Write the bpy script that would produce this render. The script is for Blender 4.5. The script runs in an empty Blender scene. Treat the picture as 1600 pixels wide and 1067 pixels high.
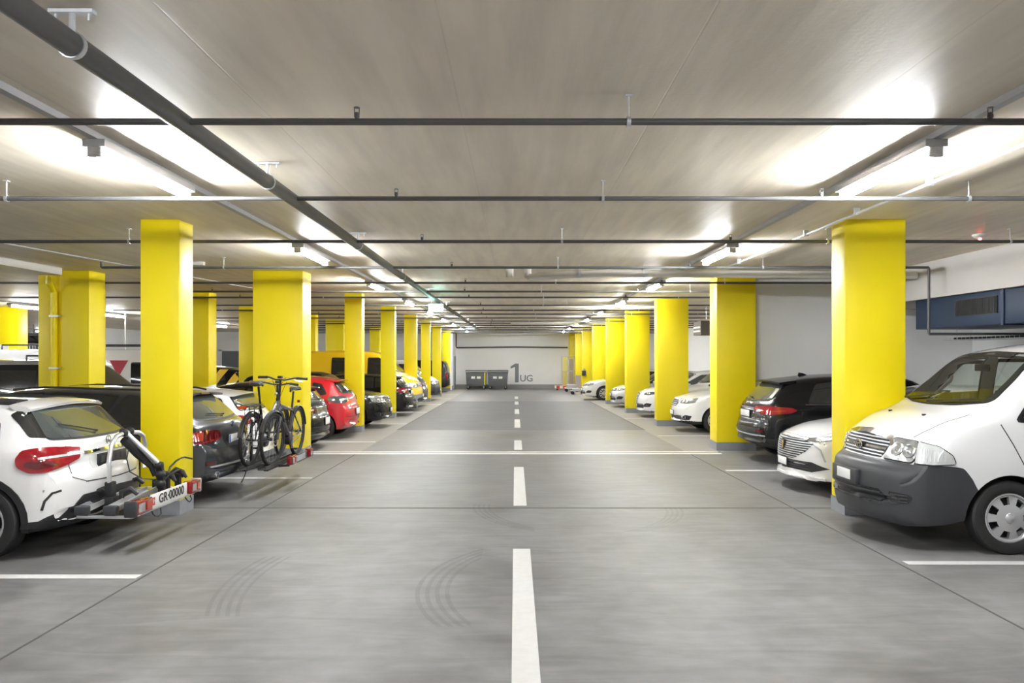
import bpy, bmesh, math, random
from mathutils import Vector, Matrix
from mathutils.bvhtree import BVHTree
random.seed(7)
PI = math.pi
S = bpy.context.scene
COL = S.collection
SLOPE = 0.0093           # the floor falls gently away from the viewer
CEIL = 3.31
def fz(y): return -SLOPE * y

# ---------------------------------------------------------------- camera, world, exposure
cam = bpy.data.cameras.new('camera')
cam.lens = 26.55; cam.sensor_width = 36; cam.shift_x = -5/1600; cam.shift_y = 21.5/1600
cam.clip_start = 0.05; cam.clip_end = 200
co = bpy.data.objects.new('camera', cam); COL.objects.link(co)
co.location = (0, 0, 1.75); co.rotation_euler = (PI/2, 0, 0)
S.camera = co
W = bpy.data.worlds.new('world'); S.world = W; W.use_nodes = True
W.node_tree.nodes['Background'].inputs[0].default_value = (0.02, 0.02, 0.022, 1)
W.node_tree.nodes['Background'].inputs[1].default_value = 1.0
S.view_settings.view_transform = 'Standard'; S.view_settings.look = 'None'
S.view_settings.gamma = 1.0; S.view_settings.use_curve_mapping = False
S.view_settings.exposure = 3.35
S.cycles.use_denoising = True
S.cycles.max_bounces = 10; S.cycles.diffuse_bounces = 8; S.cycles.glossy_bounces = 4
S.cycles.transmission_bounces = 6; S.cycles.sample_clamp_indirect = 14.0
S.cycles.caustics_reflective = False; S.cycles.caustics_refractive = False
TUBE = 34.0              # strength of the fluorescent tubes

# ---------------------------------------------------------------- materials
MAT = {}
def mat(name, col, rough=0.5, metal=0.0, coat=0.0, emis=None, estr=0.0, spec=0.5, noise=0.0, nscale=8.0, bump=0.0, trans=0.0, alpha=1.0):
    if name in MAT: return MAT[name]
    m = bpy.data.materials.new(name); m.use_nodes = True
    nt = m.node_tree; b = nt.nodes['Principled BSDF']
    b.inputs['Base Color'].default_value = (*col, 1); b.inputs['Roughness'].default_value = rough
    b.inputs['Metallic'].default_value = metal; b.inputs['Coat Weight'].default_value = coat
    b.inputs['Coat Roughness'].default_value = 0.04
    b.inputs['Specular IOR Level'].default_value = spec
    if trans: b.inputs['Transmission Weight'].default_value = trans
    if emis: b.inputs['Emission Color'].default_value = (*emis, 1); b.inputs['Emission Strength'].default_value = estr
    tc = nt.nodes.new('ShaderNodeTexCoord')
    n = nt.nodes.new('ShaderNodeTexNoise'); n.inputs['Scale'].default_value = nscale; n.inputs['Detail'].default_value = 6
    nt.links.new(tc.outputs['Object'], n.inputs['Vector'])
    if noise:
        mx = nt.nodes.new('ShaderNodeMix'); mx.data_type = 'RGBA'
        mx.inputs[6].default_value = (*[c*(1-noise) for c in col], 1); mx.inputs[7].default_value = (*[min(1, c*(1+noise)) for c in col], 1)
        nt.links.new(n.outputs['Fac'], mx.inputs[0]); nt.links.new(mx.outputs[2], b.inputs['Base Color'])
    if bump:
        bp = nt.nodes.new('ShaderNodeBump'); bp.inputs['Strength'].default_value = bump; bp.inputs['Distance'].default_value = 0.01
        nt.links.new(n.outputs['Fac'], bp.inputs['Height']); nt.links.new(bp.outputs[0], b.inputs['Normal'])
    MAT[name] = m
    return m
def srgb(r, g, b):
    f = lambda c: (c/255/12.92) if c/255 <= 0.04045 else ((c/255+0.055)/1.055)**2.4
    return (f(r), f(g), f(b))
M_yel = mat('yellow_paint', (0.84, 0.68, 0.004), 0.42, noise=0.04, nscale=2.5, bump=0.08)
M_plinth = mat('grey_plinth_paint', (0.25, 0.26, 0.28), 0.6, noise=0.15, nscale=12)
M_white = mat('white_wall', (0.88, 0.88, 0.88), 0.7, noise=0.03, nscale=1.2, bump=0.06)
M_greywall = mat('grey_base_paint', (0.3, 0.3, 0.31), 0.6)
M_pipe = mat('grey_pipe_paint', (0.09, 0.09, 0.09), 0.42, noise=0.1, nscale=20)
M_galv = mat('galvanised_steel', (0.62, 0.64, 0.67), 0.38, metal=0.7, noise=0.12, nscale=30)
M_pale = mat('pale_pipe_plastic', (0.62, 0.6, 0.56), 0.45, noise=0.05)
M_rail = mat('lamp_rail_metal', (0.42, 0.42, 0.43), 0.45, metal=0.2)
M_tube = mat('lit_tube', (1, 1, 1), 0.5, emis=(0.95, 0.975, 1.0), estr=TUBE)
M_blue = mat('duct_blue_paint', (0.009, 0.025, 0.062), 0.5, noise=0.2, nscale=3)
M_blk = mat('black_plastic', (0.012, 0.012, 0.013), 0.45, noise=0.15, nscale=40)
M_blk2 = mat('charcoal_plastic', (0.035, 0.036, 0.04), 0.42, noise=0.1, nscale=40)
M_rub = mat('tyre_rubber', (0.012, 0.012, 0.012), 0.7, noise=0.2, nscale=30)
M_alloy = mat('alloy_silver', (0.6, 0.61, 0.63), 0.3, metal=0.8, noise=0.03)
M_hub = mat('hubcap_silver', (0.5, 0.5, 0.51), 0.35, metal=0.5, noise=0.03)
M_dalloy = mat('dark_alloy', (0.09, 0.09, 0.1), 0.35, metal=0.6, noise=0.03)
M_chr = mat('chrome', (0.85, 0.86, 0.87), 0.08, metal=1.0, noise=0.02)
M_glass = mat('dark_car_glass', (0.012, 0.014, 0.014), 0.03, spec=0.9, coat=0.6, noise=0.05)
M_lglass = mat('grey_car_glass', (0.05, 0.06, 0.058), 0.03, spec=0.9, coat=0.6, noise=0.05)
M_red = mat('tail_lamp_red', (0.24, 0.004, 0.008), 0.12, coat=1.0, noise=0.35, nscale=25)
M_dred = mat('tail_lamp_dark_red', (0.09, 0.004, 0.006), 0.1, coat=1.0, noise=0.3, nscale=25)
M_orange = mat('tail_lamp_orange', (0.42, 0.03, 0.008), 0.12, coat=1.0, noise=0.2, nscale=25)
M_clear = mat('lamp_clear', (0.5, 0.52, 0.53), 0.16, metal=0.75, coat=1.0, noise=0.7, nscale=14, bump=0.9)
M_clear2 = mat('lamp_pale', (0.42, 0.43, 0.42), 0.2, coat=1.0, noise=0.1, nscale=30)
M_dclear = mat('lamp_smoked', (0.12, 0.125, 0.13), 0.1, metal=0.3, coat=1.0, noise=0.5, nscale=25)
M_plate = mat('number_plate_white', (0.75, 0.75, 0.73), 0.4, noise=0.02)
M_seam = mat('panel_gap_black', (0.01, 0.01, 0.01), 0.6)
M_mark = mat('white_road_paint', (0.55, 0.545, 0.53), 0.55, noise=0.1, nscale=14, bump=0.1)
M_int = mat('car_interior_grey', (0.16, 0.16, 0.16), 0.7, noise=0.1)
M_sign = mat('exit_sign_green', (0.1, 0.6, 0.45), 0.4, emis=(0.25, 0.95, 0.8), estr=1.6)
M_signw = mat('exit_sign_white', (0.9, 0.95, 0.95), 0.4, emis=(0.85, 1.0, 0.97), estr=2.2)
M_digit = mat('grey_wall_lettering', (0.23, 0.24, 0.26), 0.6)
def clear_glass():
    m = bpy.data.materials.new('clear_window_glass'); m.use_nodes = True; nt = m.node_tree; nt.nodes.clear()
    o = nt.nodes.new('ShaderNodeOutputMaterial'); g = nt.nodes.new('ShaderNodeBsdfGlossy'); g.inputs['Roughness'].default_value = .02
    t = nt.nodes.new('ShaderNodeBsdfTransparent'); t.inputs[0].default_value = (.84, .90, .86, 1)
    f = nt.nodes.new('ShaderNodeFresnel'); f.inputs[0].default_value = 1.6; x = nt.nodes.new('ShaderNodeMixShader')
    nt.links.new(f.outputs[0], x.inputs[0]); nt.links.new(t.outputs[0], x.inputs[1]); nt.links.new(g.outputs[0], x.inputs[2]); nt.links.new(x.outputs[0], o.inputs[0])
    return m
M_clearglass = clear_glass()
def paint(name, col, metal=0.0, rough=0.35):
    return mat(name, col, rough, metal=metal, coat=1.0, noise=0.01)
P_white = paint('car_paint_white', (0.66, 0.66, 0.66))
P_white2 = paint('car_paint_pearl_white', (0.62, 0.615, 0.60), 0.05)
P_black = mat('car_paint_black', (0.004, 0.004, 0.005), 0.25, coat=0.35, spec=0.3, noise=0.01)
P_dgrey = paint('car_paint_dark_grey', (0.03, 0.033, 0.04), 0.4)
P_silver = paint('car_paint_silver', (0.5, 0.51, 0.52), 0.6)
P_red = paint('car_paint_red', (0.5, 0.003, 0.012), 0.0)
P_yel = paint('car_paint_post_yellow', (0.85, 0.52, 0.006))

# ---------------------------------------------------------------- mesh helpers
class MB:
    """collects shapes, with one material index per face"""
    def __init__(s): s.v = []; s.f = []; s.m = []; s.mi = 0; s.sm = []
    def add(s, vs, fs, smooth=False):
        n = len(s.v); s.v += [tuple(v) for v in vs]
        for f in fs: s.f.append(tuple(i+n for i in f)); s.m.append(s.mi); s.sm.append(smooth)
        return s
    def box(s, x0, x1, y0, y1, z0, z1, M=None):
        vs = [Vector((x, y, z)) for x in (x0, x1) for y in (y0, y1) for z in (z0, z1)]
        if M: vs = [M @ v for v in vs]
        return s.add(vs, [(0,1,3,2),(4,6,7,5),(0,4,5,1),(2,3,7,6),(0,2,6,4),(1,5,7,3)])
    def bar(s, a, b, w, h, up=(0,0,1)):
        a, b = Vector(a), Vector(b); d = (b-a).normalized(); up = Vector(up)
        if abs(d.dot(up)) > .98: up = Vector((0,1,0))
        r = d.cross(up).normalized(); u = r.cross(d)
        vs = []
        for p in (a, b):
            for i, j in ((-1,-1),(1,-1),(1,1),(-1,1)): vs.append(p + r*(i*w/2) + u*(j*h/2))
        return s.add(vs, [(0,3,2,1),(4,5,6,7),(0,1,5,4),(1,2,6,5),(2,3,7,6),(3,0,4,7)])
    def tube(s, pts, r, n=10, closed=False, cap=True):
        pts = [Vector(p) for p in pts]; N = len(pts); rings = []
        rr = r if isinstance(r, (list, tuple)) else [r]*N
        prev = None
        for i, p in enumerate(pts):
            if closed: d = (pts[(i+1) % N] - pts[i-1])
            else: d = pts[min(i+1, N-1)] - pts[max(i-1, 0)]
            d.normalize()
            if prev is None:
                u = Vector((0,0,1)) if abs(d.z) < .9 else Vector((1,0,0))
                u = (u - d*u.dot(d)).normalized()
            else:
                u = (prev - d*prev.dot(d))
                u = u.normalized() if u.length > 1e-6 else Vector((1,0,0))
            prev = u; w = d.cross(u)
            rings.append([p + (u*math.cos(2*PI*k/n) + w*math.sin(2*PI*k/n))*rr[i] for k in range(n)])
        vs = [v for R in rings for v in R]; fs = []
        for i in range(N if closed else N-1):
            a, b = i*n, ((i+1) % N)*n
            for k in range(n): fs.append((a+k, a+(k+1) % n, b+(k+1) % n, b+k))
        s.add(vs, fs, True)
        if cap and not closed:
            n0 = len(s.v)
            s.add(rings[0], [tuple(range(n))[::-1]]); s.add(rings[-1], [tuple(range(n))])
        return s
    def lathe(s, prof, c=(0,0,0), axis='y', n=32, closed=False):
        """prof: (radius, offset along axis)"""
        vs = []; c = Vector(c)
        for r, t in prof:
            for k in range(n):
                a = 2*PI*k/n; p, q = r*math.cos(a), r*math.sin(a)
                vs.append(c + (Vector((p, t, q)) if axis == 'y' else Vector((p, q, t)) if axis == 'z' else Vector((t, p, q))))
        m = len(prof); fs = []
        for i in range(m if closed else m-1):
            a, b = i*n, ((i+1) % m)*n
            for k in range(n): fs.append((a+k, b+k, b+(k+1) % n, a+(k+1) % n))
        return s.add(vs, fs, True)
    def prism(s, poly, axis, t0, t1):
        """extrude a 2-D polygon; axis is the one it is extruded along"""
        def P(u, v, t): return {'x': (t,u,v), 'y': (u,t,v), 'z': (u,v,t)}[axis]
        n = len(poly)
        vs = [P(u, v, t0) for u, v in poly] + [P(u, v, t1) for u, v in poly]
        fs = [tuple(range(n)), tuple(range(2*n-1, n-1, -1))] + [(i, i+n, (i+1) % n+n, (i+1) % n) for i in range(n)]
        return s.add(vs, fs)
    def obj(s, name, mats, parent=None, bevel=0, sharp=35, loc=None, smooth=None):
        me = bpy.data.meshes.new(name); me.from_pydata(s.v, [], s.f)
        if not isinstance(mats, (list, tuple)): mats = [mats]
        for m in mats: me.materials.append(m)
        me.polygons.foreach_set('material_index', s.m)
        me.polygons.foreach_set('use_smooth', [True]*len(s.f) if smooth else s.sm)
        bm = bmesh.new(); bm.from_mesh(me); bmesh.ops.recalc_face_normals(bm, faces=bm.faces)
        if bevel:
            es = [e for e in bm.edges if len(e.link_faces) == 2 and e.calc_face_angle(0) > .5]
            bmesh.ops.bevel(bm, geom=es, offset=bevel, segments=2, affect='EDGES', profile=.5)
        bm.to_mesh(me); bm.free()
        me.set_sharp_from_angle(angle=math.radians(sharp))
        o = bpy.data.objects.new(name, me); COL.objects.link(o)
        if parent: o.parent = parent
        if loc: o.location = loc
        return o
def tag(o, label, cat, group=None, kind=None):
    o['label'] = label; o['category'] = cat
    if group: o['group'] = group
    if kind: o['kind'] = kind
    return o
def thing(name, label, cat, loc=(0,0,0), rz=0.0, group=None, tilt=False, kind=None):
    o = bpy.data.objects.new(name, None); COL.objects.link(o); o.empty_display_size = .1
    o.location = loc
    if tilt: o.rotation_euler = (Matrix.Rotation(-math.atan(SLOPE), 3, 'X') @ Matrix.Rotation(rz, 3, 'Z')).to_euler()
    else: o.rotation_euler = (0, 0, rz)
    return tag(o, label, cat, group, kind)
def struct(o, kind='structure'):
    o['kind'] = kind; return o
def copy_tree(o, parent=None):
    c = o.copy(); COL.objects.link(c); c.parent = parent
    for ch in list(o.children): copy_tree(ch, c)
    return c
def text_mesh(txt, size, depth=0.002, bold=0.0, sx=1.0):
    cu = bpy.data.curves.new('txt', 'FONT'); cu.body = txt; cu.size = size; cu.extrude = depth; cu.offset = bold
    cu.align_x = 'CENTER'; cu.align_y = 'CENTER'; cu.resolution_u = 4
    o = bpy.data.objects.new('txt', cu); COL.objects.link(o)
    bpy.context.view_layer.update()
    me = bpy.data.meshes.new_from_object(o.evaluated_get(bpy.context.evaluated_depsgraph_get()))
    bpy.data.objects.remove(o); bpy.data.curves.remove(cu)
    for v in me.vertices: v.co.x *= sx
    return me
def text_obj(name, txt, size, m, parent, M, depth=0.002, bold=0.0, sx=1.0):
    me = text_mesh(txt, size, depth, bold, sx); me.name = name; me.materials.clear(); me.materials.append(m); me.transform(M)
    o = bpy.data.objects.new(name, me); COL.objects.link(o); o.parent = parent
    return o

# ---------------------------------------------------------------- the setting
XL, XR, YB, YF = -36.0, 9.4, -9.0, 50.5
def floor_mat():
    m = bpy.data.materials.new('garage_floor'); m.use_nodes = True; nt = m.node_tree; L = nt.links.new
    b = nt.nodes['Principled BSDF']; tc = nt.nodes.new('ShaderNodeTexCoord')
    sep = nt.nodes.new('ShaderNodeSeparateXYZ'); L(tc.outputs['Object'], sep.inputs[0])
    def math_(op, a, b_=None):
        n = nt.nodes.new('ShaderNodeMath'); n.operation = op
        for i, q in enumerate((a, b_)):
            if q is None: continue
            if isinstance(q, (int, float)): n.inputs[i].default_value = q
            else: L(q, n.inputs[i])
        return n.outputs[0]
    def noise(sc, det=5, stretch=(1,1,1), dist=0.0):
        mp = nt.nodes.new('ShaderNodeMapping'); mp.inputs['Scale'].default_value = stretch; L(tc.outputs['Object'], mp.inputs[0])
        n = nt.nodes.new('ShaderNodeTexNoise'); n.inputs['Scale'].default_value = sc; n.inputs['Detail'].default_value = det
        n.inputs['Distortion'].default_value = dist; L(mp.outputs[0], n.inputs['Vector']); return n.outputs['Fac']
    def band(s, a, c):   # 1 inside a..c
        return math_('MULTIPLY', math_('GREATER_THAN', s, a), math_('LESS_THAN', s, c))
    X, Y = sep.outputs['X'], sep.outputs['Y']
    lane = band(X, -3.03, 3.33)
    asph = math_('MULTIPLY', lane, band(Y, 19.5, 33.9))
    far = math_('MULTIPLY', math_('SUBTRACT', 1.0, lane), math_('GREATER_THAN', Y, 14.7))
    n1 = noise(0.9, 8, (1, 1, 1), 0.6); n2 = noise(5, 8, (1, 1, 1), 0.3); n3 = noise(2.2, 6, (0.5, 2.6, 1), 1.2)
    mix = math_('ADD', math_('MULTIPLY', n1, 0.4), math_('ADD', math_('MULTIPLY', n2, 0.25), math_('MULTIPLY', n3, 0.35)))
    cr = nt.nodes.new('ShaderNodeValToRGB'); L(mix, cr.inputs[0])
    cr.color_ramp.elements[0].position = 0.34; cr.color_ramp.elements[0].color = (0.095, 0.090, 0.088, 1)
    cr.color_ramp.elements[1].position = 0.66; cr.color_ramp.elements[1].color = (0.235, 0.230, 0.229, 1)
    def mixc(fac, a, col):
        mx = nt.nodes.new('ShaderNodeMix'); mx.data_type = 'RGBA'; L(fac, mx.inputs[0]); L(a, mx.inputs[6]); mx.inputs[7].default_value = (*col, 1); return mx.outputs[2]
    c = mixc(math_('MULTIPLY', asph, 0.85), cr.outputs[0], (0.125, 0.123, 0.126))
    c = mixc(math_('MULTIPLY', far, 0.6), c, (0.30, 0.28, 0.245))
    # tyre scuffs: thin dark rings in a few places
    scuffn = noise(3.5, 6, (1,1,1), 1.0)
    arcs = []
    for q in range(4): arcs += [(1.0+.075*q, 5.9, 1.75, .017, -2.2, -.3, 5.0, 7.2), (0.6+.07*q, 6.2, 2.9, .015, -2.6, -1.5, 5.2, 6.8), (1.2+.06*q, 9.2, 1.7, .015, -1., .2, 7.6, 9.3), (0.2+.06*q, 9.1, 1.6, .015, .8, 2.1, 7.8, 9.1)]
    for (cx, cy, r, w, x0, x1, y0, y1) in arcs:
        dx = math_('SUBTRACT', X, cx); dy = math_('SUBTRACT', Y, cy)
        d = math_('SQRT', math_('ADD', math_('MULTIPLY', dx, dx), math_('MULTIPLY', dy, dy)))
        ring = math_('LESS_THAN', math_('ABSOLUTE', math_('SUBTRACT', d, r)), w)
        ring = math_('MULTIPLY', math_('MULTIPLY', ring, band(X, x0, x1)), band(Y, y0, y1))
        ring = math_('MULTIPLY', ring, math_('MULTIPLY', scuffn, 0.5))
        c = mixc(ring, c, (0.05, 0.05, 0.05))
    L(c, b.inputs['Base Color'])
    rr = math_('ADD', math_('MULTIPLY', mix, 0.5), 0.24)
    rr = math_('ADD', rr, math_('MULTIPLY', asph, 0.16))
    L(rr, b.inputs['Roughness']); b.inputs['Specular IOR Level'].default_value = 0.3
    bp = nt.nodes.new('ShaderNodeBump'); bp.inputs['Strength'].default_value = 0.12; bp.inputs['Distance'].default_value = 0.004
    L(noise(26, 8), bp.inputs['Height']); L(bp.outputs[0], b.inputs['Normal'])
    return m
def ceil_mat():
    m = bpy.data.materials.new('cast_concrete_ceiling'); m.use_nodes = True; nt = m.node_tree; L = nt.links.new
    b = nt.nodes['Principled BSDF']; tc = nt.nodes.new('ShaderNodeTexCoord')
    def noise(sc, det, stretch):
        mp = nt.nodes.new('ShaderNodeMapping'); mp.inputs['Scale'].default_value = stretch; L(tc.outputs['Object'], mp.inputs[0])
        n = nt.nodes.new('ShaderNodeTexNoise'); n.inputs['Scale'].default_value = sc; n.inputs['Detail'].default_value = det; L(mp.outputs[0], n.inputs['Vector']); return n.outputs['Fac']
    a = noise(1.1, 6, (1, .5, 1)); g = noise(7, 6, (1.0, .08, 1)); p = noise(30, 4, (1, 1, 1))
    cr = nt.nodes.new('ShaderNodeValToRGB'); L(a, cr.inputs[0])
    cr.color_ramp.elements[0].position = .3; cr.color_ramp.elements[0].color = (0.74, 0.655, 0.53, 1)
    cr.color_ramp.elements[1].position = .7; cr.color_ramp.elements[1].color = (0.84, 0.76, 0.63, 1)
    # board joints: thin ridges along the aisle every 1.25 m and across every 5 m
    br = nt.nodes.new('ShaderNodeTexBrick'); br.offset = 0.0; br.inputs['Scale'].default_value = 1.0
    br.inputs['Brick Width'].default_value = 1.25; br.inputs['Row Height'].default_value = 5.0; br.inputs['Mortar Size'].default_value = 0.006
    br.inputs['Mortar Smooth'].default_value = 0.3
    br.inputs['Color1'].default_value = (1,1,1,1); br.inputs['Color2'].default_value = (1,1,1,1); br.inputs['Mortar'].default_value = (0,0,0,1)
    mp = nt.nodes.new('ShaderNodeMapping'); mp.inputs['Location'].default_value = (0.35, 1.8, 0); L(tc.outputs['Object'], mp.inputs[0]); L(mp.outputs[0], br.inputs['Vector'])
    mx = nt.nodes.new('ShaderNodeMix'); mx.data_type = 'RGBA'; mx.blend_type = 'MULTIPLY'; mx.inputs[0].default_value = .10
    L(cr.outputs[0], mx.inputs[6]); L(br.outputs['Color'], mx.inputs[7])
    st = nt.nodes.new('ShaderNodeValToRGB'); L(noise(3.2, 8, (2.2, .22, 1)), st.inputs[0]); st.color_ramp.elements[0].position = .35; st.color_ramp.elements[0].color = (.86,.86,.86,1); st.color_ramp.elements[1].position = .62; st.color_ramp.elements[1].color = (1,1,1,1)
    m3 = nt.nodes.new('ShaderNodeMix'); m3.data_type = 'RGBA'; m3.blend_type = 'MULTIPLY'; m3.inputs[0].default_value = 1; L(mx.outputs[2], m3.inputs[6]); L(st.outputs[0], m3.inputs[7]); L(m3.outputs[2], b.inputs['Base Color'])
    b.inputs['Roughness'].default_value = 0.5; b.inputs['Specular IOR Level'].default_value = 0.38
    ad = nt.nodes.new('ShaderNodeMath'); ad.operation = 'MULTIPLY_ADD'; L(p, ad.inputs[0]); ad.inputs[1].default_value = 0.25; L(g, ad.inputs[2])
    a2 = nt.nodes.new('ShaderNodeMath'); a2.operation = 'MULTIPLY_ADD'; L(br.outputs['Color'], a2.inputs[0]); a2.inputs[1].default_value = 0.6; L(ad.outputs[0], a2.inputs[2])
    bp = nt.nodes.new('ShaderNodeBump'); bp.inputs['Strength'].default_value = 0.3; bp.inputs['Distance'].default_value = 0.012
    L(a2.outputs[0], bp.inputs['Height']); L(bp.outputs[0], b.inputs['Normal'])
    return m
b = MB(); ys = [YB, YF+.4]
b.add([(XL, ys[0], fz(ys[0])), (XR+.3, ys[0], fz(ys[0])), (XR+.3, ys[1], fz(ys[1])), (XL, ys[1], fz(ys[1])),
       (XL, ys[0], fz(ys[0])-.3), (XR+.3, ys[0], fz(ys[0])-.3), (XR+.3, ys[1], fz(ys[1])-.3), (XL, ys[1], fz(ys[1])-.3)],
      [(0,1,2,3), (7,6,5,4), (0,4,5,1), (1,5,6,2), (2,6,7,3), (3,7,4,0)])
floor = struct(b.obj('floor', floor_mat()))
b = MB(); b.box(XL, XR+.3, YB, YF+.4, CEIL, CEIL+.3); struct(b.obj('ceiling', ceil_mat()))
def flat(x0, x1, y0, y1, name, m, t=0.004):
    b = MB(); b.add([(x, y, fz(y)+z) for z in (.0005, t) for x, y in ((x0,y0),(x1,y0),(x1,y1),(x0,y1))],
                    [(3,2,1,0),(4,5,6,7),(0,1,5,4),(1,2,6,5),(2,3,7,6),(3,0,4,7)])
    return b.obj(name, m, floor)
M_joint = mat('floor_joint_dark', (0.09, 0.085, 0.08), .8)
M_drain = mat('drain_channel_concrete', (0.66, 0.65, 0.62), .5, noise=.08)
for y0, y1 in ((1.2, 7.07), (9.2, 12.6), (15.1, 16.9), (20.2, 23.1), (25.6, 28.1), (31.2, 33.6), (36, 38.5)):
    flat(-.02, .14, y0, y1, 'centre_dash', M_mark)
for y in (6.16, 11.4, 16.6, 21.45, 26.4, 31.3, 36.2, 41.): flat(-8.4, -3.07, y-.055, y+.055, 'bay_line', M_mark)
for y in (6.58, 12.2, 17.96, 23.5, 29, 34.5, 40): flat(3.4, 9.2, y-.055, y+.055, 'bay_line', M_mark)
flat(-3.95, 3.95, 14.38, 14.52, 'drain_channel', M_drain); flat(-3.95, 3.95, 14.66, 14.78, 'drain_channel', M_drain); flat(-3.95, 3.95, 14.56, 14.585, 'floor_joint', M_joint)
flat(-9, 3.3, 9.05, 9.068, 'floor_joint', M_joint); flat(3.3, 9, 9.05, 9.068, 'floor_joint', M_joint)
flat(-3.04, -3.025, 2, 14.3, 'floor_joint', M_joint); flat(3.325, 3.34, 2, 14.3, 'floor_joint', M_joint)
flat(-3.06, -3.03, 19.5, 34, 'asphalt_edge', M_joint); flat(3.33, 3.36, 19.5, 34, 'asphalt_edge', M_joint)

def wall(name, x0, x1, y0, y1, z0, z1, m=M_white):
    b = MB(); b.box(x0, x1, y0, y1, z0, z1); return struct(b.obj(name, m))
wall('wall_back', XL, XR+.3, YF, YF+.3, -.8, CEIL)
wall('wall_right', XR, XR+.3, YB, YF, -.8, CEIL)
wall('wall_left', XL-.3, XL, YB, YF+.3, -.8, CEIL)
wall('wall_front', XL, XR+.3, YB-.3, YB, -.3, CEIL)
wall('wall_bay_end', 4.55, XR, 15.525, 15.75, -.4, CEIL)
wall('wall_partition', -23.8, -23.5, 38.2, YF, -.8, CEIL)
wall('wall_pier', -4.45, -3.98, 47.6, YF, -.8, CEIL)
M_bulk = mat('bulkhead_concrete', (0.5, 0.48, 0.46), .7, noise=.04, nscale=1.5, bump=.05)
wall('trim_bulkhead', 6.9, XR, YB, 15.52, 2.70, CEIL, M_bulk)
# grey painted base along the end wall
b = MB(); b.box(-3.97, 3.6, YF-.02, YF, -.6, fz(YF)+.27); struct(b.obj('baseboard_back', M_greywall))
b = MB(); b.box(-3.98, -3.96, 47.6, YF-.02, -.6, fz(49)+.27); struct(b.obj('baseboard_left', M_greywall))
# door in the pier near the end of the lane, and a grey slab standing in for a dark open doorway further left
M_door = mat('grey_door_and_doorway', (0.16, 0.17, 0.19), .45)
b = MB(); b.box(-3.975, -3.93, 48.6, 49.7, fz(49), fz(49)+2.05); d = struct(b.obj('door_1', M_door))
b = MB()
for p, q in (((-3.95, 48.55, fz(49)), (-3.95, 48.55, fz(49)+2.1)), ((-3.95, 49.75, fz(49)), (-3.95, 49.75, fz(49)+2.1)), ((-3.95, 48.5, fz(49)+2.1), (-3.95, 49.8, fz(49)+2.1))): b.bar(p, q, .07, .07)
b.obj('door_frame', M_greywall, d)
b = MB(); b.tube([(-3.93, 49.5, .6), (-3.88, 49.5, .6), (-3.88, 49.38, .6)], .012, 8); b.obj('door_handle', M_chr, d)
b = MB(); b.box(-19.6, -18.3, YF-.05, YF, fz(YF), fz(YF)+2.5); d = struct(b.obj('doorway_panel', M_door))
b = MB(); b.box(-19.75, -19.6, YF-.08, YF, fz(YF), fz(YF)+2.6); b.box(-18.3, -18.15, YF-.08, YF, fz(YF), fz(YF)+2.6); b.box(-19.75, -18.15, YF-.08, YF, fz(YF)+2.5, fz(YF)+2.6); b.obj('door_frame', M_white, d)
# lettering on the end wall
def wpos(px, py, D): return ((px-805)*D/1180, D, 1.75-(py-555)*D/1180)
RX = Matrix.Rotation(PI/2, 4, 'X')
x, y, z = wpos(805.5, 582.5, YF)
one = MB(); k = 29.5*YF/1180
one.prism([(x-.33, z+.28), (x-.33, z+.43), (x-.02, z+.62), (x+.21, z+.62), (x+.21, z-.63), (x-.03, z-.63), (x-.03, z+.40)], 'y', YF-.012, YF-.001)
o1 = one.obj('wall_lettering', M_digit); tag(o1, 'large grey numeral 1 with small UG painted on the white end wall', 'lettering')
x, y, z = wpos(822.5, 591.5, YF)
text_obj('letter_text', 'UG', .62, M_digit, o1, Matrix.Translation((x, YF-.006, z)) @ RX, .004, .008)

# ---------------------------------------------------------------- yellow pillars
def pillar(x0, x1, y0, d, label, plinth=True, ch=0.0):
    b = MB(); zf = fz(y0+d/2)-.05; zp = fz(y0)+.16 if plinth else zf
    b.mi = 0; b.prism([(x0, y0), (x1, y0), (x1, y0+d), (x0, y0+d)], 'z', zp, CEIL)
    o = b.obj('pillar', M_yel, bevel=.012); tag(o, label, 'pillar', 'yellow pillars', 'thing')
    if plinth:
        b = MB(); b.box(x0-.004, x1+.004, y0-.004, y0+d+.004, zf, zp); b.obj('plinth', M_plinth, o)
    return o
pL = [(-4.30, -3.85, 8.66, .37, 'yellow pillar behind the white car with the folded bike carrier'),
      (-4.83, -3.91, 13.9, .56, 'wide yellow pillar directly behind the two carried bicycles'),
      (-4.27, -3.84, 18.9, .35, 'yellow pillar between the red hatchback and the black SUV'),
      (-4.24, -3.80, 23.8, .35, 'yellow pillar just beyond the nose of the black SUV'),
      (-4.24, -3.77, 28.8, .35, 'yellow pillar beside the nose of the yellow van'),
      (-4.17, -3.77, 33.4, .35, 'yellow pillar before the white van with dark bumper'),
      (-4.24, -3.79, 38.5, .35, 'slim yellow pillar rising behind the nose of the white van'),
      (-4.50, -4.02, 46.4, .35, 'yellow pillar standing behind the black van at the lane end')]
for p in pL: pillar(*p)
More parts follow.
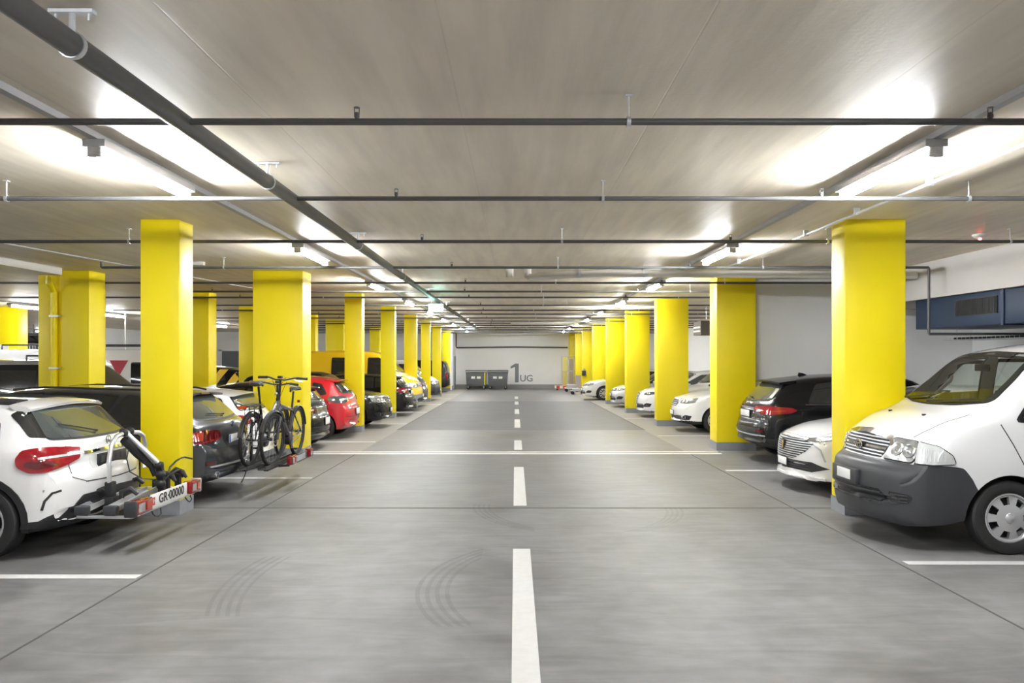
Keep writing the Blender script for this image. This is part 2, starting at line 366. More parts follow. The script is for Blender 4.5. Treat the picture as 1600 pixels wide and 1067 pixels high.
pR = [(3.78, 4.48, 8.66, .37, 'broad yellow pillar behind the white van with the grey bumper'),
      (4.0, 4.78, 15.0, .52, 'yellow pillar beside the tail of the black SUV with red lamps'),
      (3.89, 4.75, 20.7, .4, 'yellow pillar with grey plinth behind the white crossover'),
      (3.84, 4.65, 26.1, .4, 'yellow pillar with its plinth beside the white car with shield grille'),
      (3.82, 4.61, 31.6, .4, 'yellow pillar between the silver car nose and the white estate'),
      (3.82, 4.6, 37.2, .4, 'yellow pillar rising behind the bonnet of the white estate'),
      (3.82, 4.6, 43.0, .4, 'yellow pillar with a small dark box, past the white estate'),
      (3.82, 4.6, 48.0, .4, 'yellow pillar behind the grey panel and post near the end wall'),
      (3.58, 4.3, 49.9, .58, 'farthest yellow pillar, standing against the end wall on the right')]
for p in pR: pillar(*p)
pI = [(-8.78, -8.38, 13.9, .5, 'yellow pillar strip carrying the thin downpipe, left part of the double pillar'),
      (-8.37, -7.82, 13.86, .55, 'broad yellow pillar right of the thin downpipe at the far left'),
      (-10.2, -9.7, 17.4, .5, 'narrow yellow pillar just behind the double pillar with the downpipe'),
      (-17.0, -16.0, 24.3, .5, 'yellow pillar with white notices at the left edge'),
      (-8.2, -7.55, 18.6, .5, 'yellow pillar standing behind the foremost left pillar'),
      (-8.75, -8.2, 23.9, .5, 'yellow pillar half hidden behind the wide pillar, left side'),
      (-8.0, -7.6, 28.75, .4, 'narrow yellow pillar peeking out right of the wide pillar'),
      (-8.35, -7.55, 33.25, .5, 'yellow pillar above the roof of the yellow van'),
      (-8.0, -7.45, 41.5, .5, 'yellow pillar far behind the cab of the yellow van')]
for p in pI: pillar(*p, plinth=False)
# thin downpipe on the double pillar
o = MB().tube([(-8.39, 13.6, CEIL-.02), (-8.39, 13.6, 3.05), (-8.44, 13.82, 2.9), (-8.44, 13.82, fz(13.8))], .055, 12).obj('downpipe', M_yel)
tag(o, 'yellow painted downpipe running down the double pillar at the far left', 'pipe')
for z in (2.45, 1.5, .8): MB().box(-8.5, -8.33, 13.76, 13.84, z, z+.03).obj('pipe_clip', M_galv, o)
# notices on the far left pillar
for k, (xa, xb, za, zb, lab) in enumerate(((-16.75, -16.3, 1.50, 2.10, 'white paper notice on the pillar at the left edge, the larger one'), (-16.2, -16.02, 1.45, 1.95, 'small white notice at the right edge of the leftmost pillar'))):
    o = MB().box(xa, xb, 24.27, 24.3, za, zb).obj('notice', M_plate); tag(o, lab, 'notice')

# ---------------------------------------------------------------- pipes, rails and lamps under the ceiling
ZP = 1.75+1.40
def hanger(parent, x, y, zp, r, clip=False):
    b = MB(); b.tube([(x, y, zp+r), (x, y, CEIL)], .005, 6); b.lathe([(r+.003, -.012), (r+.009, -.012), (r+.009, .012), (r+.003, .012)], (x, y, zp), 'x', 14, True)
    b.box(x-.02, x+.02, y-.02, y+.02, CEIL-.008, CEIL); b.obj('pipe_hanger', M_galv, parent)
def sprinkler(parent, x, y, zp, r):
    b = MB(); b.lathe([(.0, r+.006), (.017, r+.006), (.017, r+.02), (.011, r+.035)], (x, y, zp), 'z', 10)
    b.tube([(x-.014, y, zp+r+.02), (x-.014, y, zp+r+.06)], .003, 5); b.tube([(x+.014, y, zp+r+.02), (x+.014, y, zp+r+.06)], .003, 5)
    b.lathe([(0, r+.06), (.02, r+.062), (.018, r+.066), (0, r+.068)], (x, y, zp), 'z', 10); b.tube([(x, y, zp), (x, y, zp+r+.01)], .012, 8)
    b.obj('sprinkler_head', M_pipe, parent)
main = MB().tube([(-2.0, YB, ZP), (-2.0, 42, ZP)], .056, 20).obj('main_pipe', M_pipe)
tag(main, 'thick grey main pipe running along the ceiling left of the lane', 'pipe')
for y in (3.41, 6.1, 9.6, 13.4, 17.6, 22, 27, 32, 37):
    b = MB(); b.tube([(-2, y, ZP+.05), (-2, y, CEIL)], .014, 8); b.box(-2.1, -1.9, y-.02, y+.02, CEIL-.018, CEIL-.002)
    b.lathe([(.057, -.014), (.063, -.014), (.063, .014), (.057, .014)], (-2, y, ZP), 'y', 20, True)
    for sx in (-.075, .075): b.tube([(-2+sx, y, CEIL-.05), (-2+sx, y, CEIL)], .006, 6)
    b.obj('pipe_hanger', M_galv, main)
NP = 19
PY = [4.53, 6.75, 9.3, 12.05, 14.62, 16.6, 18.3, 21.2, 23.5, 25.7, 28.4, 31.0, 33.0, 35.5, 38.1, 40.8, 42.6, 45.5, 47.4]
ordn = ['nearest', 'second', 'third', 'fourth', 'fifth', 'sixth', 'seventh', 'eighth', 'ninth', 'tenth', 'eleventh', 'twelfth', 'thirteenth', 'fourteenth', 'fifteenth', 'sixteenth', 'seventeenth', 'eighteenth', 'nineteenth', 'twentieth']
for k in range(NP):
    y = PY[k]; r = .021
    x0, x1 = -12.5, 9.3
    if k == 2: x0, x1 = -12.5, 6.85
    if k == 3: x0, x1 = -6.6, 6.6
    if k == 1: x0, x1 = -14, 6.85
    if k == 0: x1 = 6.85
    pts = [(x0, y, ZP), (x1, y, ZP)]
    if k == 3: pts = [(x0, y, ZP+.09), (x0, y, ZP+.01), (x0+.01, y, ZP), (x1-.01, y, ZP), (x1, y, ZP-.01), (x1, y, 2.10), (x1+.01, y, 2.09), (9.3, y, 2.09)]
    if k in (5, 7, 9): pts = [(-7.1-k*.2, y, ZP+.09), (-7.1-k*.2, y, ZP+.01), (-7.09-k*.2, y, ZP), (x1, y, ZP)]; x0 = -7.1-k*.2
    b = MB()
    if k == 4: b.tube(pts, r, 12)
    else: b.tube(pts, r, 12)
    o = b.obj('sprinkler_pipe', M_pipe)
    lab = 'thin grey sprinkler pipe crossing the ceiling, %s from the viewer' % ordn[k]
    if k == 0: lab = 'thin grey sprinkler pipe crossing the whole ceiling, nearest the viewer'
    if k == 3: lab = 'thin grey sprinkler pipe that turns down before the blue duct'
    tag(o, lab, 'pipe', 'sprinkler pipes crossing the ceiling')
    for hx in (-9.0, -4.65, .68, 3.95) + ((6.2,) if x1 > 6.3 else ()):
        if x0+.2 < hx < x1-.1: hanger(o, hx + .12*math.sin(k*2.1), y, ZP, r)
    for sx in (-6.6, -1.05, 2.75):
        if x0+.2 < sx < x1-.1: sprinkler(o, sx + .1*math.cos(k*1.7), y, ZP, r)
# pale drainage pipes crossing on the right
def palepipe(pts, r, label, wit=()):
    o = MB().tube(pts, r, 16).obj('drain_pipe', M_pale); tag(o, label, 'pipe')
    for p in wit:
        b = MB(); b.lathe([(r+.002, -.02), (r+.012, -.02), (r+.012, .02), (r+.002, .02)], p, 'x', 16, True); b.tube([(p[0], p[1], p[2]+r), (p[0], p[1], CEIL)], .007, 6)
        b.obj('pipe_collar', M_galv, o)
palepipe([(.22, 13.25, CEIL-.005), (.22, 13.25, 3.13), (.26, 13.22, 3.11), (.9, 13.05, 3.14), (1.6, 12.95, 3.16), (6.88, 12.95, 3.12)], .065, 'thick pale drainage pipe crossing above the right bays to the bulkhead', ((2.2, 12.95, 3.16), (5.6, 12.95, 3.13), (1.1, 13.0, 3.15)))
palepipe([(-.1, 13.3, 3.12), (-.1, 13.3, CEIL-.003)], .07, 'short pale pipe stub hanging from the ceiling near the lane centre')
palepipe([(-.4, 21.9, 3.14), (4.6, 21.9, 3.15)], .06, 'thinner pale pipe crossing above the lane farther back', ((1.5, 21.9, 3.15),))
palepipe([(-.2, 32.6, 3.14), (4.6, 32.6, 3.15)], .06, 'pale pipe crossing above the lane near its far end', ((0.5, 32.6, 3.14), (3, 32.6, 3.15)))
# lamp rails and lamps
def lamp_row(x, ys, side, y0, y1):
    b = MB(); b.box(x-.03, x+.03, y0, y1, CEIL-.045, CEIL)
    o = b.obj('lamp_rail', M_rail); tag(o, 'grey cable rail with tube lamps along the ceiling %s' % side, 'rail')
    for k, y in enumerate(ys):
        g = 'tube lamps along the ceiling %s' % side
        if y < 1: where = 'tube lamp behind the viewer, %s' % side
        else: where = 'lit tube lamp %s, %s along its rail' % (side, ('nearest' if k == min(i for i, q in enumerate(ys) if q > 1) else ordn[k - min(i for i, q in enumerate(ys) if q > 1)]))
        t = thing('ceiling_lamp', where, 'lamp', (x, y, CEIL), 0, g)
        LAMP_PARTS(t)
def LAMP_PARTS(t):
    global _lp
    if _lp is None:
        b = MB(); b.box(-.08, .08, 0, 1.5, -.10, -.045); h = b.obj('housing', M_rail, t, bevel=.005)
        b = MB(); b.tube([(0, .03, -.130), (0, 1.47, -.130)], .034, 10); d = b.obj('diffuser', M_tube, t)
        es = [MB().box(-.045, .045, q0, q0+.03, -.17, -.10).obj('end_cap', M_endcap, t, bevel=.005) for q0 in (0, 1.47)]
        _lp = (h, d, *es)
    else:
        for q in _lp:
            c = q.copy(); COL.objects.link(c); c.parent = t
_lp = None
M_endcap = mat('lamp_end_white', (.7,.7,.7), .4)
rows = [5.28+4.95*k for k in range(-2, 9)]
lamp_row(-2.95, rows, 'left of the lane', YB+.1, 50)
lamp_row(2.95, rows, 'right of the lane', YB+.1, 50)
lamp_row(-28.5, [25+4.95*k for k in range(5)], 'added for light over the raised deck', 24, 50)  # lamp row added to brighten the dark deck area and its banner
lamp_row(-14.6, [2.0+4.95*k for k in range(-1, 9)], 'over the far left aisle', YB+.1, 45)
# white conduit right
o = MB().tube([(3.62, YB, CEIL-.06), (3.62, 14.2, CEIL-.06)], .016, 10).obj('conduit', M_galv); tag(o, 'thin bright conduit running along the ceiling toward the first right pillar', 'conduit')
for y in (5.3, 6.6, 8., 9.4, 10.8, 12.2): MB().box(3.59, 3.65, y-.012, y+.012, CEIL-.08, CEIL).obj('conduit_clip', M_galv, o)
o = MB().tube([(-8.0, 3, CEIL-.03), (-5.6, 20, CEIL-.03)], .012, 8).obj('conduit', M_rail); tag(o, 'thin grey cable conduit slanting across the ceiling behind the left pillars', 'conduit')
# left shallow beam
o = MB().box(-8.75, -8.1, 4, 13.5, CEIL-.13, CEIL).obj('ceiling_duct', M_pale); tag(o, 'flat pale duct on the ceiling leading to the double yellow pillar', 'duct')
# exit signs
def exit_sign(x, y, z, w, label):
    t = thing('exit_sign', label, 'sign', (x, y, z))
    b = MB(); b.box(-w/2, w/2, -.03, .03, -w*.25, w*.25); b.obj('sign_box', M_sign, t, bevel=.004)
    b = MB(); b.box(-w*.05, w*.3, -.034, -.03, -w*.12, w*.12); b.prism([(-w*.35, 0), (-w*.2, w*.12), (-w*.2, w*.04), (-w*.08, w*.04), (-w*.08, -w*.04), (-w*.2, -w*.04), (-w*.2, -w*.12)], 'y', -.034, -.03)
    b.obj('sign_symbol', M_signw, t)
    for sx in (-w*.35, w*.35): MB().tube([(sx, 0, w*.24), (sx, 0, CEIL-z)], .006, 6).obj('sign_rod', M_galv, t)
x, y, z = wpos(681, 481, 18.6); exit_sign(x, y, z, .36, 'nearer glowing green exit sign hanging below the ceiling')
x, y, z = wpos(735, 509.5, 42.); exit_sign(x, y, z, .45, 'farther glowing green exit sign near the end wall')
# smoke detector with a red light
x, y, z = wpos(1538, 372, 9.5)
t = thing('smoke_detector', 'white ceiling detector with a red light above the blue duct', 'detector', (6.0, 9.75, CEIL))
MB().lathe([(0, 0), (.09, 0), (.09, -.02), (.06, -.045), (.04, -.05), (0, -.05)], (0, 0, 0), 'z', 20).obj('housing', M_pale, t)
MB().lathe([(0, -.075), (.014, -.07), (.018, -.05)], (0, 0, 0), 'z', 10).obj('indicator', mat('red_led', (.8, .02, .02), .3, emis=(1, .08, .06), estr=9), t)
for x, y, z, lab in ((-6.75, 8.6, 0, 'small white ceiling detector near the fourth sprinkler pipe, far left'), (-5.3, 12.6, 0, 'small white ceiling detector between the first two left pillars')):
    o = MB().box(x-.11, x+.11, y-.05, y+.05, CEIL-.06, CEIL).obj('sensor_box', M_pale, bevel=.01); tag(o, lab, 'detector')
# air duct, grille, wire tray on the right
t = thing('air_duct', 'dark blue air duct under the white bulkhead at the right', 'duct', (0, 0, 0))
MB().box(7.0, 8.5, 8.2, 13.2, 2.20, 2.70).obj('duct_section', M_blue, t, bevel=.01)
MB().box(6.96, 8.5, YB+.02, 8.2, 2.26, 2.70).obj('duct_section', M_blue, t, bevel=.01)
MB().box(6.98, 8.52, 10.8, 10.86, 2.18, 2.70).obj('duct_flange', M_blue, t)
b = MB()
b.mi = 0; b.box(6.985, 7.0, 10.95, 12.0, 2.36, 2.62)
for k in range(30): b.box(6.975, 6.99, 10.97+k*.034, 10.985+k*.034, 2.37, 2.61)
b.obj('duct_grille', M_blk, t)
b = MB()
for k in range(7):
    xx = 7.7 + k*.11; b.tube([(xx, 9.0, 2.02+.0), (xx, 13.6, 2.02)], .004, 5)
for k in range(40): b.tube([(7.7, 9+k*.115, 2.06), (7.7, 9+k*.115, 2.02), (8.36, 9+k*.115, 2.02), (8.36, 9+k*.115, 2.06)], .004, 5)
o = b.obj('cable_tray', M_galv); tag(o, 'wire mesh cable tray below the blue air duct', 'cable tray')
for k in range(3): MB().tube([(7.9+.12*k, 9.0, 2.05), (7.95+.1*k, 11, 2.045), (7.85+.12*k, 13.5, 2.05)], .018, 8).obj('cable', M_blk, o)
for yy in (9.4, 11.3, 13.2): MB().tube([(7.72, yy, 2.02), (7.72, yy, 2.2)], .006, 6).obj('tray_hanger', M_galv, o)
# duct box deeper behind the third right pillar
o = MB().box(5.9, 9.2, 24.0, 25.0, 2.4, 2.85).obj('ventilation_box', mat('brown_duct', (.12, .1, .085), .6)); tag(o, 'dark brown ventilation box high between the second and third right pillars', 'duct')
for xx in (6.2, 8.5): MB().tube([(xx, 24.5, 2.85), (xx, 24.5, CEIL)], .01, 6).obj('box_hanger', M_galv, o)
for zz in (2.5, 2.62): MB().box(5.88, 5.9, 24.05, 24.95, zz, zz+.05).obj('slot', M_galv, o)
o = MB().tube([(6.35, 23.9, CEIL-.003), (6.35, 23.9, 2.0), (9.2, 23.9, 2.0)], .03, 8).obj('drop_pipe', M_pipe); tag(o, 'grey pipe dropping in front of the brown ventilation box', 'pipe')
# horizontal pipe along the end wall
b = MB(); b.tube([(-3.95, YF-.08, 3.2), (-3.95, YF-.08, 2.35), (-3.9, YF-.08, 2.26), (0, YF-.08, 2.3), (3.3, YF-.08, 2.27), (3.5, YF-.09, 2.27)], .05, 10)
o = b.obj('wall_pipe', M_pipe); tag(o, 'grey pipe running horizontally across the white end wall', 'pipe')

# ---------------------------------------------------------------- car building
def pchip(pts):
    xs = [p[0] for p in pts]; ys = [p[1] for p in pts]; n = len(xs)
    if n == 1: return lambda x: ys[0]
    h = [xs[i+1]-xs[i] for i in range(n-1)]; d = [(ys[i+1]-ys[i])/h[i] for i in range(n-1)]
    m = [0]*n; m[0] = d[0]; m[-1] = d[-1]
    for i in range(1, n-1):
        if d[i-1]*d[i] <= 0: m[i] = 0
        else:
            w1, w2 = 2*h[i]+h[i-1], h[i]+2*h[i-1]; m[i] = (w1+w2)/(w1/d[i-1]+w2/d[i])
    def f(x):
        if x <= xs[0]: return ys[0]
        if x >= xs[-1]: return ys[-1]
        i = 0
        while x > xs[i+1]: i += 1
        t = (x-xs[i])/h[i]
        return (ys[i]*(2*t**3-3*t*t+1) + h[i]*m[i]*(t**3-2*t*t+t) + ys[i+1]*(-2*t**3+3*t*t) + h[i]*m[i+1]*(t**3-t*t))
    return f
def offset_poly(P, d):
    n = len(P); out = []
    area = sum(P[i][0]*P[(i+1) % n][1]-P[(i+1) % n][0]*P[i][1] for i in range(n))
    sg = 1 if area > 0 else -1
    for i in range(n):
        a, b, c = Vector(P[i-1]), Vector(P[i]), Vector(P[(i+1) % n])
        e1, e2 = (b-a), (c-b)
        if e1.length < 1e-6 or e2.length < 1e-6: out.append(tuple(b)); continue
        e1.normalize(); e2.normalize()
        n1 = Vector((e1.y, -e1.x))*sg; n2 = Vector((e2.y, -e2.x))*sg
        m = n1+n2
        if m.length < .3: m = n1
        m = m.normalized(); k = max(.4, m.dot(n1)); out.append(tuple(b+m*(d/k)))
    return out
def round_poly(P, r, seg=3):
    """soften the corners of a polygon"""
    n = len(P); out = []
    for i in range(n):
        a, b, c = Vector(P[i-1]), Vector(P[i]), Vector(P[(i+1) % n])
        l1, l2 = (a-b).length, (c-b).length; q = min(r, l1*.45, l2*.45)
        if q < 1e-4: out.append(tuple(b)); continue
        p0, p1 = b+(a-b).normalized()*q, b+(c-b).normalized()*q
        for k in range(seg+1):
            t = k/seg; out.append(tuple(p0*(1-t)**2 + b*2*t*(1-t) + p1*t*t))
    return out
_wheel = {}
class Car:
    def __init__(s, root, L, H, Wd, top, belt, hw, rw, bot, wheels, R, paint, bowF=.25, bowR=.12, split=None, lower=None, lowx=None, step=.04, ar=.05, crown=.045, smooth_arch=True, ow=None):
        s.root = root; s.R = R; s.wheels = wheels; s.W = Wd; s.L = L; s.step = step
        s.T, s.B, s.HW, s.RW, s.BT = pchip(top), pchip(belt), pchip(hw), pchip(rw), pchip(bot)
        s.SP = pchip(split) if split else (lambda x: .45)
        x0, x1 = top[0][0], top[-1][0]; s.x0, s.x1 = x0, x1
        N = 3000; xs = [x0+(x1-x0)*i/N for i in range(N+1)]; pick = [x0]; acc = 0
        for i in range(1, N+1):
            dz = abs(s.T(xs[i])-s.T(xs[i-1])) + .5*abs(s.HW(xs[i])-s.HW(xs[i-1])); acc += math.hypot(xs[i]-xs[i-1], dz)
            if acc >= step: pick.append(xs[i]); acc = 0
        if pick[-1] < x1-1e-4: pick.append(x1)
        rings = []
        for x in pick:
            T = s.T(x); bt = min(s.BT(x), T-.06); B = min(s.B(x), T-.035); w = s.HW(x); rw_ = min(s.RW(x), w-.005)
            sp = min(max(s.SP(x), bt+.08), B-.02)
            if sp <= bt+.01: sp = (bt+B)/2
            tuck = .035
            pts = [(0, bt), (w*.45, bt), (w-.16, bt), (w-.06, bt+.02)]
            for k in range(5):
                t = k/4; z = bt+.07*min(1, (sp-bt)*2)+(sp-(bt+.07*min(1, (sp-bt)*2)))*t
                pts.append((w - tuck*(1-t)**2, z))
            n2 = 7
            for k in range(1, n2+1):
                t = k/n2; z = sp+(B-sp)*t
                pts.append((w - .028*t**3 + .0*(t), z))
            P0 = Vector((w-.028, B)); cr = min(crown, (T-B)*.4); C = Vector((rw_, T-cr))
            dv = C-P0; tt = min(.4, .10/max(dv.length, .01)); A = C-dv*tt
            q = min(.14, rw_*.3); Bq = Vector((rw_-q, T-cr*((rw_-q)/rw_)**2))
            for k in range(1, 8): p = P0.lerp(A, k/7); bul = .018*math.sin(PI*k/7)*min(1, (T-B)/.4); pts.append((p.x+bul, p.y))
            for k in range(1, 6): t = k/5; p = A*(1-t)**2+C*2*t*(1-t)+Bq*t*t; pts.append((p.x, p.y))
            for k in range(1, 8): y = (rw_-q)*(1-k/7); pts.append((y, T-cr*(y/rw_)**2))
            rings.append([(x, y, z) for y, z in pts])
        n = len(rings[0])
        def bow(x, y):
            if x > 0: t = max(0, min(1, (x-(x1-1.1))/1.1)); return x - bowF*t*t*(abs(y)/(Wd/2))**2.3
            t = max(0, min(1, ((x0+.9)-x)/.9)); return x + bowR*t*t*(abs(y)/(Wd/2))**2.3
        full = []
        for r in rings:
            rr = [(bow(x, y), y, z) for x, y, z in r] + [(bow(x, y), -y, z) for x, y, z in r[1:-1]][::-1]
            full.append(rr)
        m = len(full[0]); vs = [v for r in full for v in r]; fs = []; mi = []
        def low(c): return 1 if (lower and c[2] < s.SP(c[0])+.002 and any(a < c[0] < b for a, b in (lowx or [(-9, 9)]))) else 0
        for i in range(len(full)-1):
            for k in range(m):
                f = (i*m+k, (i+1)*m+k, (i+1)*m+(k+1) % m, i*m+(k+1) % m); fs.append(f)
                c = [sum(vs[j][q] for j in f)/4 for q in range(3)]
                # the split test uses the ring x so the border stays straight
                xm = (pick[i]+pick[i+1])/2; zm = c[2]
                mi.append(1 if (lower and zm < s.SP(xm)+.002 and any(a < xm < b for a, b in (lowx or [(-9, 9)]))) else 0)
        for e, i in ((0, 0), (1, len(full)-1)):
            r = full[i]; cz = sum(p[2] for p in r)/m; c = (r[0][0], 0, cz); vs.append(c); ci = len(vs)-1
            for k in range(m):
                a, b_ = i*m+k, i*m+(k+1) % m
                fs.append((ci, a, b_) if e == 0 else (ci, b_, a)); mi.append(low(c))
        s.verts, s.faces, s.mi = vs, fs, mi
        s.bvh = BVHTree.FromPolygons([Vector(v) for v in vs], fs)
        s.extra = MB()   # seams and black frames that belong to the body skin
        s.cuts = []
        s.paint, s.lower, s.ar, s.ow = paint, lower, ar, ow
    def cast(s, o, d):
        h = s.bvh.ray_cast(o, d)
        if h[0] is None:
            h = s.bvh.find_nearest(o + d*(6 - s.W/2 if abs(d.y) > .9 else 6-s.L/2*abs(d.x)))
            return h[0], (h[1] if h[1].dot(-d) > 0 else -h[1])
        nn = h[1] if h[1].dot(-d) > 0 else -h[1]
        return h[0], nn
    def patch(s, pts, a, name=None, m=None, off=.006, step=None, mirror=False, thick=.006, r=0, parent=None, inset=None, smooth=2):
        """pts are rough (x,y,z) points; seen along direction a (degrees; 'top' for from above) they outline a panel laid on the body skin"""
        out = []
        for sg in ((1, -1) if mirror else (1,)):
            if a == 'top': D = Vector((0,0,1)); U = Vector((1,0,0)); V = Vector((0,1,0))
            else:
                aa = math.radians(a)*sg; D = Vector((math.cos(aa), math.sin(aa), 0)); U = Vector((-math.sin(aa), math.cos(aa), 0)); V = Vector((0,0,1))
            P = [Vector((p[0], p[1]*sg, p[2])) for p in pts]; P2 = [(p.dot(U), p.dot(V)) for p in P]
            if r: P2 = round_poly(P2, r)
            if inset: P2 = offset_poly(P2, -inset)
            bm = bmesh.new(); vv = [bm.verts.new((u, v, 0)) for u, v in P2]
            try: bm.faces.new(vv)
            except ValueError: bm.free(); continue
            st = step or s.step*.9
            for ax in (0, 1):
                lo, hi = min(p[ax] for p in P2), max(p[ax] for p in P2); k = max(1, int((hi-lo)/st))
                for i in range(1, k):
                    pos = lo+(hi-lo)*i/k; no = (1,0,0) if ax == 0 else (0,1,0); cc = (pos,0,0) if ax == 0 else (0,pos,0)
                    bmesh.ops.bisect_plane(bm, geom=bm.verts[:]+bm.edges[:]+bm.faces[:], plane_co=cc, plane_no=no, dist=1e-5)
            nm = {}
            for v in bm.verts:
                o = U*v.co.x + V*v.co.y + D*6
                h, nn = s.cast(o, -D); nm[v] = nn; v.co = h + nn*off
            if smooth and len(bm.verts) > 12:
                inner = [v for v in bm.verts if not v.is_boundary]
                for _ in range(smooth): bmesh.ops.smooth_vert(bm, verts=inner, factor=.5, use_axis_x=True, use_axis_y=True, use_axis_z=True)
            if thick:
                be = [e for e in bm.edges if e.is_boundary]
                g = bmesh.ops.extrude_edge_only(bm, edges=be)['geom']
                for v in g:
                    if isinstance(v, bmesh.types.BMVert):
                        h = s.bvh.find_nearest(v.co); v.co = h[0] - (v.co-h[0]).normalized()*.003 if (v.co-h[0]).length > 1e-5 else v.co
            bm.verts.index_update()
            vs = [v.co.copy() for v in bm.verts]; fs = [tuple(v.index for v in f.verts) for f in bm.faces]; bm.free()
            # face the panel outwards
            if fs:
                f = fs[0]; n = (vs[f[1]]-vs[f[0]]).cross(vs[f[2]]-vs[f[1]])
                if n.dot(D) < 0: fs = [q[::-1] for q in fs]
            if name is None:
                s.extra.add(vs, fs, True)
            else:
                b = MB(); b.add(vs, fs, True); out.append(b.obj(name, m, parent or s.root, sharp=50))
        return out
    def glass(s, pts, a, name='side_window', m=None, mirror=False, frame=.018, r=.03, off=.007):
        P = pts
        s.patch(P, a, None, None, off=.003, mirror=mirror, r=r, inset=-frame)
        return s.patch(P, a, name, m or M_glass, off=off, mirror=mirror, r=r, thick=.004)
    def window_cut(s, pts, a, name, mirror=False, w=.04):
        """a real opening with a clear pane and a black band round its edge"""
        s.patch(pts, a, name, M_clearglass, off=.006, mirror=mirror, r=.05, thick=0)
        for sg in ((1, -1) if mirror else (1,)):
            aa = math.radians(a)*sg; U = Vector((-math.sin(aa), math.cos(aa), 0)); D = Vector((math.cos(aa), math.sin(aa), 0))
            P = round_poly([(Vector((p[0], p[1]*sg, p[2])).dot(U), p[2]) for p in pts], .05)
            I = offset_poly(P, -w); n = len(P); st = []
            s.cuts.append((U, D, offset_poly(P, -w*.45)))
            O = offset_poly(P, .012)
            vs = []; 
            def pr(q): h, nn = s.cast(U*q[0]+Vector((0,0,q[1]))+D*6, -D); return h+nn*.0035
            # subdivide the ring so that it hugs the skin
            for i in range(n):
                j = (i+1) % n; L_ = math.hypot(P[j][0]-P[i][0], P[j][1]-P[i][1]); k = max(1, int(L_/.05))
                for t in range(k):
                    f = t/k; A_ = [O[i][q]+(O[j][q]-O[i][q])*f for q in (0,1)]; B_ = [I[i][q]+(I[j][q]-I[i][q])*f for q in (0,1)]
                    vs += [pr(A_), pr(B_)]
            m = len(vs)//2; s.extra.add(vs, [(2*i, 2*i+1, (2*i+3) % (2*m), (2*i+2) % (2*m)) for i in range(m)], True)
    def seam(s, pts, a, w=.007, mirror=False, off=.0015):
        """narrow dark panel gap along a line of points"""
        for p, q in zip(pts[:-1], pts[1:]):
            p, q = Vector(p), Vector(q)
            if a == 'top': D = Vector((0,0,1))
            else: aa = math.radians(a); D = Vector((math.cos(aa), math.sin(aa), 0))
            n = (q-p).cross(D); n.normalize(); n *= w/2
            e = (q-p).normalized()*w*.4
            s.patch([p+n-e, q+n+e, q-n+e, p-n-e], a, None, None, off=off, mirror=mirror, thick=0, step=.05, smooth=0)
    def strip(s, pts, a, w, name, m, off=.012, mirror=False, parent=None):
        P = [Vector(p) for p in pts]; up = []; dn = []
        if a == 'top': D = Vector((0,0,1))
        else: aa = math.radians(a); D = Vector((math.cos(aa), math.sin(aa), 0))
        for i, p in enumerate(P):
            d = (P[min(i+1, len(P)-1)]-P[max(i-1, 0)]); n = d.cross(D).normalized()*w/2; up.append(p+n); dn.append(p-n)
        return s.patch(up+dn[::-1], a, name, m, off=off, mirror=mirror, parent=parent, step=.05, smooth=0)
    def side(s, pts): return [(x, 1, z) for x, z in pts]
    def finish(s, hide_seams=False):
        me = bpy.data.meshes.new('body'); me.from_pydata(s.verts, [], s.faces)
        me.materials.append(s.paint); me.materials.append(s.lower or M_blk); me.materials.append(M_seam)
        me.polygons.foreach_set('material_index', s.mi)
        bm = bmesh.new(); bm.from_mesh(me); bmesh.ops.recalc_face_normals(bm, faces=bm.faces)
        for f in bm.faces: f.smooth = True
        bm.to_mesh(me); bm.free()
        o = bpy.data.objects.new('body', me); COL.objects.link(o)
        # wheel arches cut out of the body
        Ra = s.R+s.ar; c = MB()
        for xw in s.wheels:
            for sg in (1, -1):
                y0, y1 = (s.W/2-.30, s.W/2+.2) if sg > 0 else (-s.W/2-.2, -s.W/2+.30)
                ring = [(xw+Ra*math.cos(t), s.R+Ra*math.sin(t)) for t in [2*PI*k/40 for k in range(40)]]
                c.prism(ring, 'y', y0, y1)
        cut = c.obj('cut', M_seam); cm = cut.data
        bo = o.modifiers.new('b', 'BOOLEAN'); bo.operation = 'DIFFERENCE'; bo.object = cut; bo.solver = 'EXACT'
        bpy.context.view_layer.update()
        ev = bpy.data.meshes.new_from_object(o.evaluated_get(bpy.context.evaluated_depsgraph_get()))
        bpy.data.objects.remove(cut)
        o.modifiers.clear(); o.data = ev; ev.name = 'body'
        bm = bmesh.new(); bm.from_mesh(ev)
        for f in bm.faces:
            q = f.calc_center_median(); inarch = False
            for xw in s.wheels:
                rr = math.hypot(q.x-xw, q.z-s.R)
                if rr < Ra+.004 and abs(q.y) < s.W/2-.002 and abs(q.y) > s.W/2-.32:
                    n = f.normal
                    if rr > Ra-.03 and abs(n.y) < .5 or abs(abs(q.y)-(s.W/2-.30)) < .01: inarch = True
            if inarch: f.material_index = 2; f.smooth = False
            elif f.normal.z < -.9 and q.z < .4: f.material_index = 2
        if s.cuts:
            def inside(p, P):
                r = False; n = len(P)
                for i in range(n):
                    (x1, y1), (x2, y2) = P[i], P[i-1]
                    if (y1 > p[1]) != (y2 > p[1]) and p[0] < (x2-x1)*(p[1]-y1)/(y2-y1)+x1: r = not r
                return r
            dele = set()
            for U, D, P in s.cuts:
                for f in bm.faces:
                    q = f.calc_center_median()
                    if f.normal.dot(D) > .15 and q.dot(D) > 0 and inside((q.dot(U), q.z), P): dele.add(f)
            bmesh.ops.delete(bm, geom=list(dele), context='FACES')
        # the dark lower part becomes a part of its own
        lowf = [f for f in bm.faces if f.material_index == 1]
